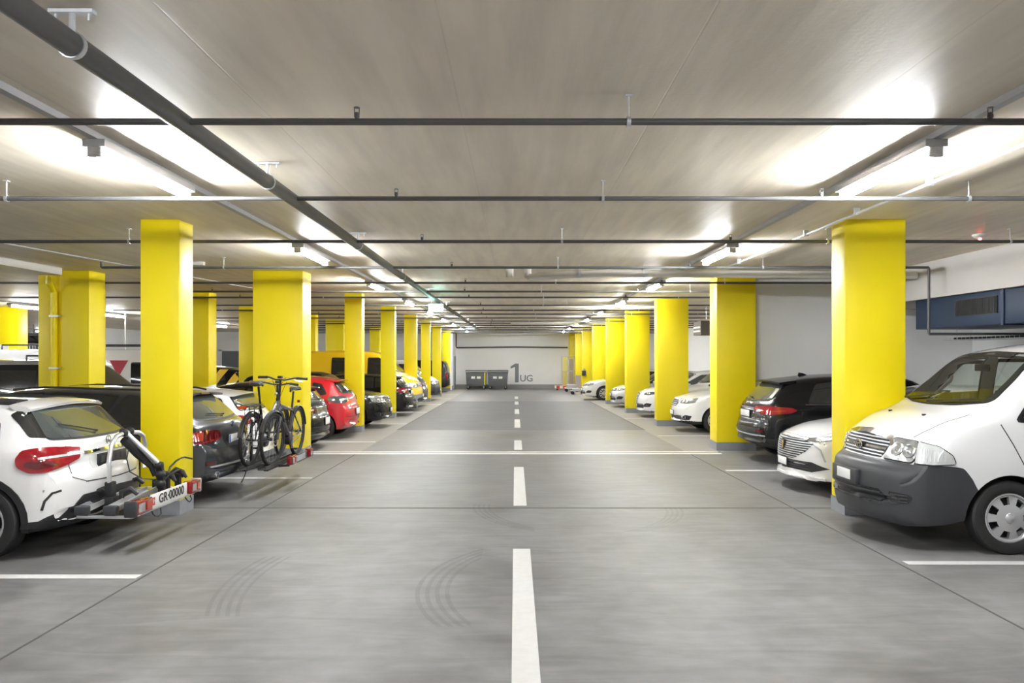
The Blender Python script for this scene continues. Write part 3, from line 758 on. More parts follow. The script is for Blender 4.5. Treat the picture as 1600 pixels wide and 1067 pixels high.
        if s.lower and lowf:
            b2 = bm.copy(); bmesh.ops.delete(b2, geom=[f for f in b2.faces if f.material_index != 1], context='FACES')
            for f in b2.faces: f.material_index = 0
            m2 = bpy.data.meshes.new('lower_bumper'); b2.to_mesh(m2); b2.free(); m2.materials.append(s.lower); m2.set_sharp_from_angle(angle=math.radians(45))
            o2 = bpy.data.objects.new('lower_bumper', m2); COL.objects.link(o2); o2.parent = s.root
            bmesh.ops.delete(bm, geom=lowf, context='FACES')
        if s.extra.v:
            base = [bm.verts.new(v) for v in s.extra.v]
            for f in s.extra.f:
                try: q = bm.faces.new([base[i] for i in f]); q.material_index = 2; q.smooth = True
                except ValueError: pass
        bm.to_mesh(ev); bm.free()
        ev.set_sharp_from_angle(angle=math.radians(45))
        o.parent = s.root; s.body = o
        return o
    def add_wheels(s, style='five', m=None, tw=.2, only=None):
        m = m or M_alloy
        key = (style, m.name, s.R, tw)
        for i, xw in enumerate(s.wheels):
            for sg in (1, -1):
                yy = sg*(s.W/2-tw/2-.008)
                if key not in _wheel:
                    _wheel[key] = make_wheel(s.R, tw, style, m)
                ty, ri = _wheel[key]
                t = bpy.data.objects.new('wheel', ty); COL.objects.link(t); t.parent = s.root; t.location = (xw, yy, s.R)
                if sg < 0: t.rotation_euler = (0, 0, PI)
                q = bpy.data.objects.new('rim', ri); COL.objects.link(q); q.parent = t
def make_wheel(R, tw, style, m):
    b = MB(); h = tw/2; ri = R*.66
    prof = [(ri, -h*.8), (ri+.02, -h*.95), (R*.86, -h), (R*.96, -h*.92), (R, -h*.72), (R, h*.72), (R*.96, h*.92), (R*.86, h), (ri+.02, h*.95), (ri, h*.8), (ri-.02, h*.5), (ri-.02, -h*.5)]
    b.lathe(prof, n=40, closed=True)
    for k in (-.5, -.17, .17, .5):   # tread grooves
        b.lathe([(R+.0015, h*k-.004), (R+.0015, h*k+.004)], n=40)
    o = b.obj('wheel', M_rub); ty = o.data; bpy.data.objects.remove(o)
    b = MB(); b.mi = 0
    b.lathe([(ri+.004, h*.83), (ri-.008, h*.86), (ri-.022, h*.7), (ri-.03, h*.1), (ri-.03, -h*.8)], n=40)
    b.mi = 1; b.lathe([(0, -h*.1), (ri-.03, -h*.1)], n=32); b.lathe([(ri*.55, h*.05), (ri*.55, -h*.05), (ri*.2, h*.05)], n=28)
    b.mi = 0
    if style == 'cap':      # pressed cover with seven openings
        n = 7; N = 84; rr = [ri*.0, ri*.2, ri*.22, ri*.5, ri*.56, ri*.66, ri*.76, ri*.86, ri*.93, ri*1.0]
        def yy(r): return h*(1.0 - .42*(r/ri)**2 + (.06 if r < ri*.21 else 0))
        vs = [(r*math.cos(2*PI*k/N), yy(r), r*math.sin(2*PI*k/N)) for r in rr for k in range(N)]; fs = []
        for i in range(len(rr)-1):
            for k in range(N):
                ph = ((k+.5)/N*n) % 1
                if 4 <= i <= 6 and abs(ph-.5) < .24: continue
                fs.append((i*N+k, (i+1)*N+k, (i+1)*N+(k+1) % N, i*N+(k+1) % N))
        b.add(vs, fs, True)
        for q in range(n):
            a0 = 2*PI*(q+.5)/n
            for da in (-.24*2*PI/n, .24*2*PI/n):
                a = a0+da; c, s_ = math.cos(a), math.sin(a)
                b.add([(ri*.56*c, yy(ri*.56), ri*.56*s_), (ri*.86*c, yy(ri*.86), ri*.86*s_), (ri*.86*c, yy(ri*.86)-.03, ri*.86*s_), (ri*.56*c, yy(ri*.56)-.03, ri*.56*s_)], [(0,1,2,3)])
        b.mi = 0; b.lathe([(ri*.19, h*1.04), (ri*.15, h*1.10), (0, h*1.12)], n=24)
    else:
        n = {'five': 5, 'ten': 10, 'seven': 7, 'multi': 14, 'eight': 8}[style]; wd = {5: .30, 10: .13, 7: .2, 14: .085, 8: .17}[n]
        for q in range(n):
            a = 2*PI*q/n; R_ = Matrix.Rotation(-a, 4, 'Y')
            w0, w1 = ri*wd*.8, ri*wd*1.05; y0, y1 = h*.55, h*.75
            sec = [(ri*.12, w0, h*.7), (ri*.5, w0*.8, h*.66), (ri*.95, w1, h*.74)]
            vs = []
            for r, w, y in sec:
                for t, dy in ((-w, -.012), (-w*.7, .0), (w*.7, .0), (w, -.012), (w, -.035), (-w, -.035)): vs.append(R_ @ Vector((r, y+dy, t)))
            fs = []
            for i in range(2):
                for k in range(6): fs.append((i*6+k, i*6+(k+1) % 6, (i+1)*6+(k+1) % 6, (i+1)*6+k))
            fs += [tuple(range(12, 18)), (5,4,3,2,1,0)]
            b.add(vs, fs)
        b.lathe([(ri*.24, h*.5), (ri*.24, h*.7), (ri*.14, h*.78), (0, h*.78)], n=24)
    o = b.obj('rim', [m, M_blk]); r_ = o.data; bpy.data.objects.remove(o)
    return ty, r_
def mirror_part(car, x, z, y, m, sz=1.0):
    for sg in (1, -1):
        b = MB(); b.bar((x, sg*(y-.05), z-.03), (x+.0, sg*(y+.06), z), .05, .03)
        o = b.obj('wing_mirror', M_blk, car.root)
        b = MB()
        prof = [(-.0, .0)]
        b.box(x-.05, x+.06*sz, sg*(y+.04), sg*(y+.22*sz), z-.03, z+.11*sz)
        b.obj('mirror_housing', m, o, bevel=.022)
        b = MB(); b.box(x-.053, x-.051, sg*(y+.06), sg*(y+.2*sz), z-.015, z+.095*sz); b.obj('mirror_glass', M_chr, o)
def plate(car, x, z, face, w=.52, h=.12, m=None, holder=True, yaw=0, y=0.0):
    m = m or M_plate; t = .012*face
    if holder:
        b = MB(); b.box(min(x, x+t), max(x, x+t), y-w/2-.012, y+w/2+.012, z-h/2-.014, z+h/2+.01); b.obj('plate_holder', M_blk, car.root, bevel=.003)
    b = MB(); b.box(min(x+t, x+t*1.5), max(x+t, x+t*1.5), y-w/2, y+w/2, z-h/2, z+h/2); return b.obj('number_plate', m, car.root, bevel=.002)
def on_skin(car, y, z, face, off=.0):
    h, n = car.cast(Vector((6*face, y, z)), Vector((-face, 0, 0))); return h.x+off*face
def plate_frame(x, y, z, face, n=None):
    """matrix that lays text (x right, y up) on a surface facing +x/-x"""
    if face > 0: R_ = Matrix(((0,0,1,0),(1,0,0,0),(0,1,0,0),(0,0,0,1)))
    else: R_ = Matrix(((0,0,-1,0),(-1,0,0,0),(0,1,0,0),(0,0,0,1)))
    return Matrix.Translation((x, y, z)) @ R_
def wiper(car, pts, a, name='wiper'):
    b = MB(); P = []
    for p in pts:
        aa = math.radians(a); D = Vector((math.cos(aa), math.sin(aa), 0)); h, n = car.cast(Vector(p)-D*Vector(p).dot(D)+D*6, -D); P.append(h+n*.025)
    b.tube(P, [.013]+[.007]*(len(P)-2)+[.005], 6)
    P2 = [p - Vector((0,0,0)) for p in P]
    o = b.obj(name, M_blk, car.root); return o
def shark_fin(car, x, m):
    z = car.T(x)-.01
    b = MB(); b.prism([(x-.11, z), (x+.09, z), (x-.02, z+.05), (x-.09, z+.062)], 'y', -.016, .016); b.obj('roof_antenna', m, car.root, bevel=.008)

# ---------------------------------------------------------------- the cars nearest the camera
def place(name, label, cat, cx, cy, rz, group=None):
    return thing(name, label, cat, (cx, cy, fz(cy)), rz, group, tilt=True)
def arch_trim(c, m, w=.055, a0=-12, a1=192, off=.010):
    Ra = c.R+c.ar
    for xw in c.wheels:
        P = [(xw+(Ra-.004)*math.cos(math.radians(t)), c.R+(Ra-.004)*math.sin(math.radians(t))) for t in range(a0, a1+1, 12)]
        Q = [(xw+(Ra+w)*math.cos(math.radians(t)), c.R+(Ra+w)*math.sin(math.radians(t))) for t in range(a0, a1+1, 12)]
        lo = c.BT(xw)+.03
        pts = [(x, 1, max(z, lo)) for x, z in P+Q[::-1]]
        c.patch(pts, 90, 'arch_trim', m, off=off, mirror=True, thick=.01, step=.05, smooth=0)

# --- white van with grey bumper, right foreground
def hero_van():
    t = place('van', 'white van with big dark grey bumper and silver hubcap, right foreground', 'van', 5.78, 7.73, PI)
    c = Car(t, 4.8, 1.97, 1.8,
        top=[(-2.4,.6),(-2.39,.9),(-2.36,1.3),(-2.28,1.75),(-2.15,1.9),(-1.6,1.95),(-.6,1.965),(.3,1.955),(.68,1.905),(.84,1.86),(1.19,1.59),(1.50,1.345),(1.57,1.31),(1.82,1.225),(2.08,1.09),(2.17,1.02),(2.225,.90),(2.255,.825),(2.29,.80),(2.345,.785),(2.375,.755),(2.39,.70),(2.398,.6),(2.4,.5)],
        belt=[(-2.4,1.0),(-1,1.12),(.8,1.15),(1.5,1.16),(1.85,1.08),(2.1,.96),(2.4,.6)],
        hw=[(-2.4,.80),(-2.2,.87),(-1.9,.9),(1.5,.9),(1.9,.885),(2.1,.865),(2.25,.845),(2.33,.81),(2.375,.765),(2.4,.70)],
        rw=[(-2.4,.74),(-2.1,.72),(.5,.70),(.84,.71),(1.5,.79),(1.8,.80),(2.15,.79),(2.4,.78)],
        bot=[(-2.4,.4),(-2,.3),(1.7,.28),(1.95,.24),(2.28,.22),(2.36,.25),(2.39,.32),(2.4,.42)],
        wheels=(-1.35,1.29), R=.335, paint=P_white, bowF=.36, bowR=.05, split=[(1.2,.55),(1.60,.58),(1.68,.69),(1.80,.79),(2.1,.808),(2.4,.81)], lower=M_blk2, lowx=[(1.5, 3)], step=.03, ar=.055, crown=.05)
    S_ = c.side
    # windscreen and side glass
    W_ = [(1.42,-.745,1.38),(1.5,-.4,1.34),(1.52,0,1.33),(1.5,.4,1.34),(1.42,.745,1.38),(.9,.635,1.82),(.83,0,1.85),(.9,-.635,1.82)]
    c.window_cut(W_, 0, 'windscreen', w=.045)
    c.window_cut(S_([(1.22,1.21),(.5,1.21),(.5,1.76),(.76,1.76)]), 90, 'side_window', True, w=.03)
    c.window_cut(S_([(.38,1.22),(-.75,1.22),(-.75,1.78),(.38,1.78)]), 90, 'side_window', True, w=.03)
    c.glass(S_([(-.95,1.22),(-2.0,1.22),(-2.0,1.74),(-.95,1.76)]), 90, 'side_window', M_glass, True)
    c.seam(S_([(1.36,1.18),(1.26,1.0),(1.12,.72),(1.0,.45)]), 90, mirror=True, w=.01)
    c.seam(S_([(.44,1.80),(.44,.4)]), 90, mirror=True)
    c.seam([(1.56,.73,1.3),(1.7,.71,1.2),(1.9,.67,1.12),(2.06,.61,1.06),(2.12,.55,1.06)], 'top', mirror=True, w=.01)
    # cabin seen through the glass: floor, dashboard, wheel, seats, partition
    b = MB(); b.box(-.8, 1.55, -.78, .78, .5, .56); b.box(-.84, -.80, -.74, .74, .5, 1.7); b.obj('cabin_floor', M_int, t)
    b = MB(); b.prism([(1.15,.9),(1.50,.95),(1.46,1.22),(1.30,1.27),(1.14,1.18)], 'y', -.74, .74); b.obj('dashboard', mat('dashboard_grey', (.2,.2,.2), .6), t, bevel=.02)
    b = MB(); ctr = Vector((.98,.36,1.16)); ax = Vector((-.75,0,.66)).normalized(); u = Vector((0,1,0)); v = ax.cross(u)
    b.tube([ctr+(u*math.cos(2*PI*k/24)+v*math.sin(2*PI*k/24))*.19 for k in range(24)], .014, 8, True)
    for k in range(3): an = PI/2+2*PI*k/3; b.tube([ctr, ctr+(u*math.cos(an)+v*math.sin(an))*.19], .012, 6)
    b.tube([ctr, ctr-ax*.25], .03, 8); b.obj('steering_wheel', M_blk, t)
    for yy in (-.4, .36):
        b = MB(); b.box(.25,.8,yy-.25,yy+.25,.56,.86); b.prism([(.34,.80),(.18,.82),(.02,1.42),(.14,1.46)], 'y', yy-.24, yy+.24); b.prism([(.10,1.46),(.0,1.46),(-.04,1.64),(.05,1.66)], 'y', yy-.12, yy+.12); b.obj('seat', M_int, t, bevel=.03)
    b = MB(); b.box(.98,1.0,-.12,.12,1.66,1.73); b.tube([(.99,0,1.73),(.93,0,1.80)], .01, 6); b.obj('rear_view_mirror', M_blk, t, bevel=.008)
    for sg in (1,-1): MB().tube([(1.12,sg*.64,1.40),(1.09,sg*.60,1.44),(.98,sg*.575,1.55),(.95,sg*.60,1.60)], .016, 8).obj('grab_handle', M_pale, t)
    # grille with chrome brow and black bars
    def fr(y0, z0, y1, z1): return [(2,y0,z0),(2,y1,z0),(2,y1,z1),(2,y0,z1)]
    G = [(2,-.38,.825),(2,.38,.825),(2,.46,.96),(2,.40,1.015),(2,0,1.04),(2,-.40,1.015),(2,-.46,.96)]
    g = c.patch(G, 0, 'grille', M_blk, off=.008)[0]
    c.strip([(2,-.475,.955),(2,-.43,1.01),(2,-.3,1.033),(2,0,1.05),(2,.3,1.033),(2,.43,1.01),(2,.475,.955)], 0, .04, 'grille_chrome', M_chr, off=.02)
    for k, z in enumerate((.843,.874,.907,.94,.97,1.0)):
        yy = .38 + .07*(z-.825)/.135 if z < .96 else .45-.04*(z-.96)/.05
        c.strip([(2,-yy,z),(2,0,z+.006),(2,yy,z)], 0, .011 if k != 2 else .02, 'grille_bar', M_chr if k == 2 else M_galv, off=.02, parent=g)
    # oval emblem
    x = on_skin(c, 0, .92, 1, .045)
    b = MB()
    def ell(ry, rz, cz=0, n=28): return [(x, ry*math.cos(2*PI*k/n), 0.92+cz+rz*math.sin(2*PI*k/n)) for k in range(n)]
    b.tube(ell(.066,.045), .007, 6, True); b.tube(ell(.024,.040), .006, 6, True); b.tube(ell(.050,.015,.018), .006, 6, True)
    e_ = b.obj('emblem', M_chr, t); b = MB(); b.add([(x-.012, p[1], p[2]) for p in ell(.066,.045)], [tuple(range(28))]); b.obj('emblem_back', M_blk, e_)
    # headlamps: clear main lamp and ribbed corner indicator
    HL = [(2.2,.42,.822),(2.15,.745,.812),(2.1,.765,.87),(2.1,.75,1.005),(2.2,.50,1.02)]
    IL = [(2.1,.775,.812),(1.95,.86,.815),(1.80,.9,.825),(1.83,.9,.90),(1.93,.87,.975),(2.08,.775,1.005)]
    for sg in (1,-1):
        for Q, aa in ((HL, 28), (IL, 45)): c.patch([(x_,y_*sg,z_) for x_,y_,z_ in Q], aa*sg, None, None, off=.006, r=.02, inset=-.009)
        hl = c.patch([(x_,y_*sg,z_) for x_,y_,z_ in HL], 28*sg, 'headlight', M_clear, off=.014, r=.02)[0]
        il = c.patch([(x_,y_*sg,z_) for x_,y_,z_ in IL], 45*sg, 'indicator_lamp', M_clear2, off=.014, r=.012)[0]
        for k in range(8):
            f = k/7; p0 = Vector((2.04,.795,.835)).lerp(Vector((1.88,.875,.845)), f); 
            c.strip([(p0.x,p0.y*sg,p0.z),(p0.x-.008*f,p0.y*sg,.965-.055*f)], 45*sg, .005, 'lens_rib', M_galv, off=.018, parent=il)
        for yy, zz, rr_ in ((.53,.925,.07),(.675,.915,.066)):
            d = Vector((math.cos(math.radians(22)), sg*math.sin(math.radians(22)), 0)); o_ = Vector((2.1, yy*sg, zz)); h, n_ = c.cast(o_+d*4, -d); h = h+n_*.016
            R3 = Vector((0,0,1)).rotation_difference(n_).to_matrix().to_4x4(); b = MB(); b.lathe([(rr_,.0),(rr_*.93,.004),(rr_*.55,-.004),(rr_*.2,.004),(0,.006)], (0,0,0), 'z', 24)
            b.v = [tuple(Matrix.Translation(h) @ R3 @ Vector(v)) for v in b.v]; b.obj('reflector', M_clear, hl)
    # bumper openings and plate
    lo = c.patch([(2.3,-.55,.40),(2.3,.52,.40),(2.3,.56,.50),(2.3,.5,.545),(2.3,-.5,.545),(2.3,-.58,.5)], 0, 'lower_grille', M_seam, off=.006)[0]
    for z in (.43,.47,.51): c.strip([(2.3,-.54,z),(2.3,0,z),(2.3,.53,z)], 0, .012, 'grille_bar', M_blk2, off=.016, parent=lo)
    for y in (-.4,-.28,.28,.4): c.strip([(2.3,y,.41),(2.3,y,.54)], 0, .01, 'grille_bar', M_blk2, off=.014, parent=lo)
    f = c.patch([(2.2,.58,.42),(2.2,.78,.44),(2.15,.80,.50),(2.2,.77,.53),(2.2,.58,.54)], 25, 'fog_recess', M_seam, off=.004, mirror=True, r=.015)
    for q in f[:1]:
        for z in (.45,.48,.51): c.strip([(2.2,.6,z),(2.2,.77,z)], 25, .008, 'recess_bar', M_blk2, off=.012, mirror=True)
    xp = on_skin(c, 0, .62, 1)
    b = MB(); b.box(xp-.02, xp+.022, -.27, .27, .545, .69); b.obj('plate_holder', M_blk2, t, bevel=.006)
    plate(c, xp+.014, .625, 1, .30, .1, holder=False, y=.02)
    # wipers
    for (p0, p1) in (((1.52,-.05,1.335),(1.46,.62,1.385)), ((1.52,-.62,1.35),(1.46,-.08,1.40))):
        ps = [tuple(Vector(p0).lerp(Vector(p1), k/8)) for k in range(9)]; wiper(c, ps, 0)
    b = MB()
    for y in (-.32,.34): b.box(1.76, 1.79, y-.012, y+.012, c.T(1.775)-.015, c.T(1.775)+.003)
    b.obj('washer_nozzle', M_blk, t)
    # grab handle and interior mirror seen through the screen are modelled on the inside face
    mirror_part(c, 1.05, 1.24, .93, P_white, 1.15)
    c.finish(); c.add_wheels('cap', M_hub, .19)
    b = MB()
    for k in range(3): pass
    return t
hero_van()

# --- white crossover with the folded bike carrier, left foreground
def hero_crossover():
    t = place('car', 'white crossover, tail toward the lane, carrying an empty folded bike carrier', 'car', -6.12, 7.47, PI)
    c = Car(t, 4.4, 1.49, 1.78,
        top=[(-2.2,.45),(-2.197,.6),(-2.185,.70),(-2.15,.755),(-2.12,.80),(-2.11,.9),(-2.07,1.0),(-2.02,1.04),(-1.86,1.19),(-1.70,1.345),(-1.67,1.365),(-1.60,1.375),(-1.3,1.395),(-.8,1.41),(-.2,1.42),(.3,1.39),(.5,1.355),(1.2,1.03),(1.3,1.0),(1.8,.9),(2.05,.8),(2.15,.7),(2.2,.5)],
        belt=[(-2.2,.66),(-2.0,.93),(-1.5,.95),(0,.92),(1.2,.9),(2,.75),(2.2,.5)],
        hw=[(-2.2,.76),(-2.12,.80),(-1.95,.845),(-1.5,.885),(1.4,.89),(1.9,.86),(2.2,.72)],
        rw=[(-2.2,.74),(-2.1,.76),(-2.0,.74),(-1.7,.60),(-1.0,.585),(.3,.575),(.6,.60),(1.3,.74),(2.2,.66)],
        bot=[(-2.2,.32),(-2.0,.24),(-1,.2),(1.8,.2),(2.2,.26)],
        wheels=(-1.42,1.3), R=.335, paint=P_white2, bowF=.3, bowR=.26, split=[(-2.2,.40),(-1.9,.30),(2,.3)], lower=M_blk, step=.03, ar=.04)
    S_ = c.side
    R_ = [(-2,-.66,1.055),(-2,-.3,1.04),(-2,.3,1.04),(-2,.66,1.055),(-1.7,.545,1.33),(-1.7,.3,1.352),(-1.7,-.3,1.352),(-1.7,-.545,1.33)]
    c.glass(R_, 180, 'rear_window', M_lglass, frame=.015, r=.05)
    # dark side parts of the rear screen
    c.patch([(-1.98,.68,1.06),(-1.86,.80,1.075),(-1.62,.70,1.27),(-1.70,.59,1.345)], 140, 'quarter_panel', M_glass, off=.006, mirror=True, r=.02)
    c.glass(S_([(-1.55,1.04),(-1.48,1.20),(-1.0,1.31),(-.55,1.33),(-.5,1.0)]), 90, 'side_window', M_glass, True)
    c.glass(S_([(-.42,1.0),(-.46,1.33),(.3,1.32),(.95,1.03)]), 90, 'side_window', M_glass, True)
    c.glass([(1.2,-.68,1.05),(1.2,.68,1.05),(.6,.55,1.35),(.6,-.55,1.35)], 0, 'windscreen', M_glass)
    c.strip(S_([(-1.5,1.36),(-.8,1.39),(.3,1.36)]), 90, .02, 'roof_rail', M_blk, off=.03, mirror=True)
    # roof spoiler
    b = MB(); n = 13; vs = []
    for k in range(n):
        y = -.60+1.2*k/(n-1); zc = c.T(-1.62)-.045*(y/.6)**2; xx = -1.77+.07*(abs(y)/.6)**2.5
        vs += [(-1.50, y, zc+.028), (-1.66, y, zc+.016), (xx, y, zc-.008), (xx+.01, y, zc-.032), (-1.55, y, zc-.02)]
    fs = [(i*5+j, i*5+(j+1) % 5, (i+1)*5+(j+1) % 5, (i+1)*5+j) for i in range(n-1) for j in range(5)] + [(0,1,2,3,4), tuple((n-1)*5+j for j in range(5))[::-1]]
    b.add(vs, fs, True); b.obj('roof_spoiler', P_white2, t, sharp=60)
    # tail lamps
    TL = [(-2.12,.51,.915),(-2.14,.52,.865),(-2.08,.64,.815),(-1.96,.79,.77),(-1.86,.845,.77),(-1.77,.87,.82),(-1.755,.87,.90),(-1.81,.86,.965),(-1.93,.80,.985),(-2.08,.62,.972),(-2.13,.50,.955)]
    tl = c.patch(TL, 138, 'tail_light', M_red, off=.016, mirror=True, r=.03)
    c.strip([(-2.12,.50,.905),(-1.98,.74,.90),(-1.9,.80,.895)], 138, .02, 'lamp_band', M_clear2, off=.02, mirror=True)
    c.patch([(-2.0,.66,.83),(-1.9,.80,.80),(-1.82,.86,.83),(-1.84,.85,.87),(-1.95,.75,.87)], 138, 'lamp_core', M_dred, off=.019, mirror=True, r=.02)
    c.seam([(-2.08,.63,.98),(-2.09,.62,.80),(-2.1,.60,.70),(-2.16,.45,.64)], 138, w=.008, mirror=True)
    c.seam([(-2.16,-.46,.645),(-2.17,0,.635),(-2.16,.46,.645)], 180, w=.012)
    # chrome handle bar, empty plate panel, star emblem
    xs = on_skin(c, 0, .90, -1)
    c.strip([(-2.1,-.40,.905),(-2.1,0,.915),(-2.1,.40,.905)], 180, .024, 'chrome_bar', M_chr, off=.012)
    c.patch([(-2.1,-.33,.75),(-2.1,.33,.75),(-2.1,.34,.895),(-2.1,-.34,.895)], 180, 'plate_recess', P_white2, off=.002)
    xp = on_skin(c, 0, .82, -1)
    b = MB(); b.box(xp-.022, xp-.004, -.26, .26, .755, .875); q = b.obj('plate_holder', M_blk, t, bevel=.004)
    b = MB()
    for k in range(5): b.box(xp-.025, xp-.021, -.2+.09*k, -.14+.09*k, .79, .85)
    b.obj('holder_rib', M_blk2, q)
    zz = .985; xe = on_skin(c, 0, zz, -1, .012); b = MB()
    b.tube([(xe, .042*math.cos(2*PI*k/24), zz+.042*math.sin(2*PI*k/24)) for k in range(24)], .005, 6, True)
    for k in range(3):
        a = PI/2+2*PI*k/3; b.tube([(xe, 0, zz), (xe, .04*math.cos(a), zz+.04*math.sin(a))], [.009, .003], 6)
    b.obj('emblem', M_chr, t)
    # bumper: black diffuser, slits, exhaust tips
    c.patch([(-2.1,-.66,.30),(-2.1,0,.27),(-2.1,.66,.30),(-2.1,.62,.42),(-2.1,.50,.53),(-2.1,0,.555),(-2.1,-.50,.53),(-2.1,-.62,.42)], 180, 'diffuser', M_blk, off=.014, r=.02)
    c.patch([(-1.80,.87,.29),(-2.1,.62,.28),(-2.12,.60,.44),(-2.02,.70,.36),(-1.82,.87,.34)], 140, 'diffuser_corner', M_blk, off=.012, mirror=True)
    c.strip([(-2.05,.70,.60),(-2.0,.76,.585),(-1.95,.79,.52),(-1.93,.80,.44)], 145, .02, 'bumper_slit', M_seam, off=.004, mirror=True)
    for sg in (1, -1):
        xt = on_skin(c, .50, .40, -1, .02); b = MB(); P = round_poly([(-.07,-.028),(.055,-.028),(.075,.028),(-.05,.03)], .015)
        b.prism([(sg*(.50+p[0]), .385+p[1]) for p in P], 'x', xt-.012, xt+.1); q = b.obj('exhaust_tip', M_chr, t)
        P2 = offset_poly(P, -.01); b = MB(); b.prism([(sg*(.50+p[0]), .385+p[1]) for p in P2], 'x', xt-.016, xt+.05); b.obj('tip_opening', M_seam, q)
    b = MB(); h, n_ = c.cast(Vector((-4,3.2,.62)), Vector((.6,-.8,0)))
    for p in ((-1.95,.8,.61),):
        h = c.bvh.find_nearest(Vector(p)); b.lathe([(.012,0),(.012,.003),(0,.004)], h[0]-Vector((.0,.0,0)), 'y', 12)
    b.obj('parking_sensor', M_galv, t)
    arch_trim(c, M_blk, .05)
    # wiper
    ps = [(-2, .05+.05*k, 1.065+.012*k) for k in range(9)]; wiper(c, ps, 180, 'rear_wiper')
    mirror_part(c, .85, 1.0, .87, P_white2)
    c.seam(S_([(-1.02,1.0),(-1.0,.85),(-1.12,.7),(-1.0,.35)]), 90, mirror=True)
    c.seam(S_([(-.47,1.0),(-.45,.3)]), 90, mirror=True)
    c.finish(); c.add_wheels('five', M_alloy, .22)
hero_crossover()

# --- dark grey estate with two bicycles
def hero_estate():
    t = place('car', 'dark grey estate car carrying two bicycles on its tail', 'car', -6.14, 10.12, PI)
    c = Car(t, 4.9, 1.46, 1.86,
        top=[(-2.45,.42),(-2.447,.55),(-2.43,.66),(-2.39,.72),(-2.37,.80),(-2.34,.92),(-2.30,.975),(-2.22,1.02),(-2.02,1.19),(-1.88,1.31),(-1.84,1.335),(-1.7,1.365),(-1.2,1.41),(-.4,1.44),(.2,1.41),(.4,1.37),(1.15,.99),(1.3,.96),(2.0,.84),(2.3,.72),(2.42,.6),(2.45,.5)],
        belt=[(-2.45,.6),(-2.2,.90),(-1.5,.92),(0,.90),(1.2,.87),(2.2,.72),(2.45,.5)],
        hw=[(-2.45,.80),(-2.3,.86),(-2.0,.90),(-1.5,.925),(1.4,.93),(2.1,.88),(2.45,.74)],
        rw=[(-2.45,.77),(-2.3,.80),(-2.2,.78),(-1.85,.64),(-1.0,.60),(.3,.59),(.6,.62),(1.2,.78),(2.45,.68)],
        bot=[(-2.45,.3),(-2.2,.22),(-1,.18),(2,.18),(2.45,.24)],
        wheels=(-1.52,1.45), R=.33, paint=P_dgrey, bowF=.3, bowR=.2, split=[(-2.45,.34),(2,.28)], lower=M_blk, lowx=[(-3,-2.0)], step=.034, ar=.035)
    S_ = c.side
    c.glass([(-2,-.66,1.03),(-2,0,1.015),(-2,.66,1.03),(-1.9,.56,1.295),(-1.9,0,1.315),(-1.9,-.56,1.295)], 180, 'rear_window', M_lglass, frame=.018, r=.05)
    c.glass(S_([(-2.02,1.0),(-1.9,1.12),(-1.72,1.27),(-1.25,1.32),(-1.1,.99)]), 90, 'side_window', M_glass, True)
    c.glass(S_([(-1.02,.99),(-1.15,1.325),(-.3,1.35),(-.25,.98)]), 90, 'side_window', M_glass, True)
    c.glass(S_([(-.17,.98),(-.2,1.35),(.25,1.34),(.9,1.0)]), 90, 'side_window', M_glass, True)
    c.glass([(1.1,-.68,1.02),(1.1,.68,1.02),(.5,.56,1.33),(.5,-.56,1.33)], 0, 'windscreen', M_glass)
    for sg in (1,-1): MB().tube([(-1.75,sg*.60,1.365),(-1.6,sg*.60,1.395),(-.2,sg*.59,1.435),(.2,sg*.59,1.405)], .013, 6).obj('roof_rail', M_blk, t)
    b = MB(); n = 11; vs = []
    for k in range(n):
        y = -.62+1.24*k/(n-1); zc = c.T(-1.84)-.04*(y/.62)**2
        vs += [(-1.66, y, zc+.045), (-1.98, y, zc+.018), (-1.97, y, zc-.006), (-1.72, y, zc-.01)]
    fs = [(i*4+j, i*4+(j+1) % 4, (i+1)*4+(j+1) % 4, (i+1)*4+j) for i in range(n-1) for j in range(4)] + [(0,1,2,3), tuple((n-1)*4+j for j in range(4))[::-1]]
    b.add(vs, fs, True); b.obj('roof_spoiler', P_dgrey, t, sharp=60)
    MB().box(-1.985, -1.975, -.13, .13, 1.325, 1.345).obj('brake_light', M_dred, t)
    TL = [(-2.36,.42,.80),(-2.33,.60,.745),(-2.2,.78,.72),(-1.98,.90,.745),(-1.9,.92,.82),(-2.1,.86,.885),(-2.3,.70,.90),(-2.36,.44,.875)]
    c.patch(TL, 140, 'tail_light', M_dred, off=.016, mirror=True, r=.02)
    c.patch([(-2.24,.76,.77),(-2.0,.89,.78),(-1.92,.92,.83),(-2.1,.86,.87),(-2.26,.74,.88)], 140, 'lamp_glow', M_orange, off=.02, mirror=True, r=.02)
    c.strip([(-2.35,.46,.775),(-2.2,.77,.745),(-2.0,.90,.765)], 140, .016, 'lamp_band', M_red, off=.022, mirror=True)
    c.strip([(-2.4,-.72,.445),(-2.4,0,.44),(-2.4,.72,.445)], 180, .02, 'bumper_chrome', M_galv, off=.016)
    c.patch([(-2.35,.62,.46),(-2.3,.78,.47),(-2.3,.78,.51),(-2.35,.62,.505)], 150, 'reflector', M_dred, off=.012, mirror=True)
    c.patch([(-2.4,-.34,.66),(-2.4,.34,.66),(-2.4,.36,.83),(-2.4,-.36,.83)], 180, 'plate_recess', M_blk, off=.004)
    xp = on_skin(c, 0, .75, -1); plate(c, xp-.005, .75, -1, .50, .11)
    MB().box(xp-.026, xp-.0225, .215, .25, .70, .80).obj('plate_band', mat('plate_blue', (.02,.08,.45), .4), t)
    xe = on_skin(c, 0, .93, -1, .01)
    b = MB(); b.lathe([(0,-.008),(.042,-.006),(.045,.003)], (xe,0,.93), 'x', 24); q = b.obj('emblem', M_chr, t)
    b = MB()
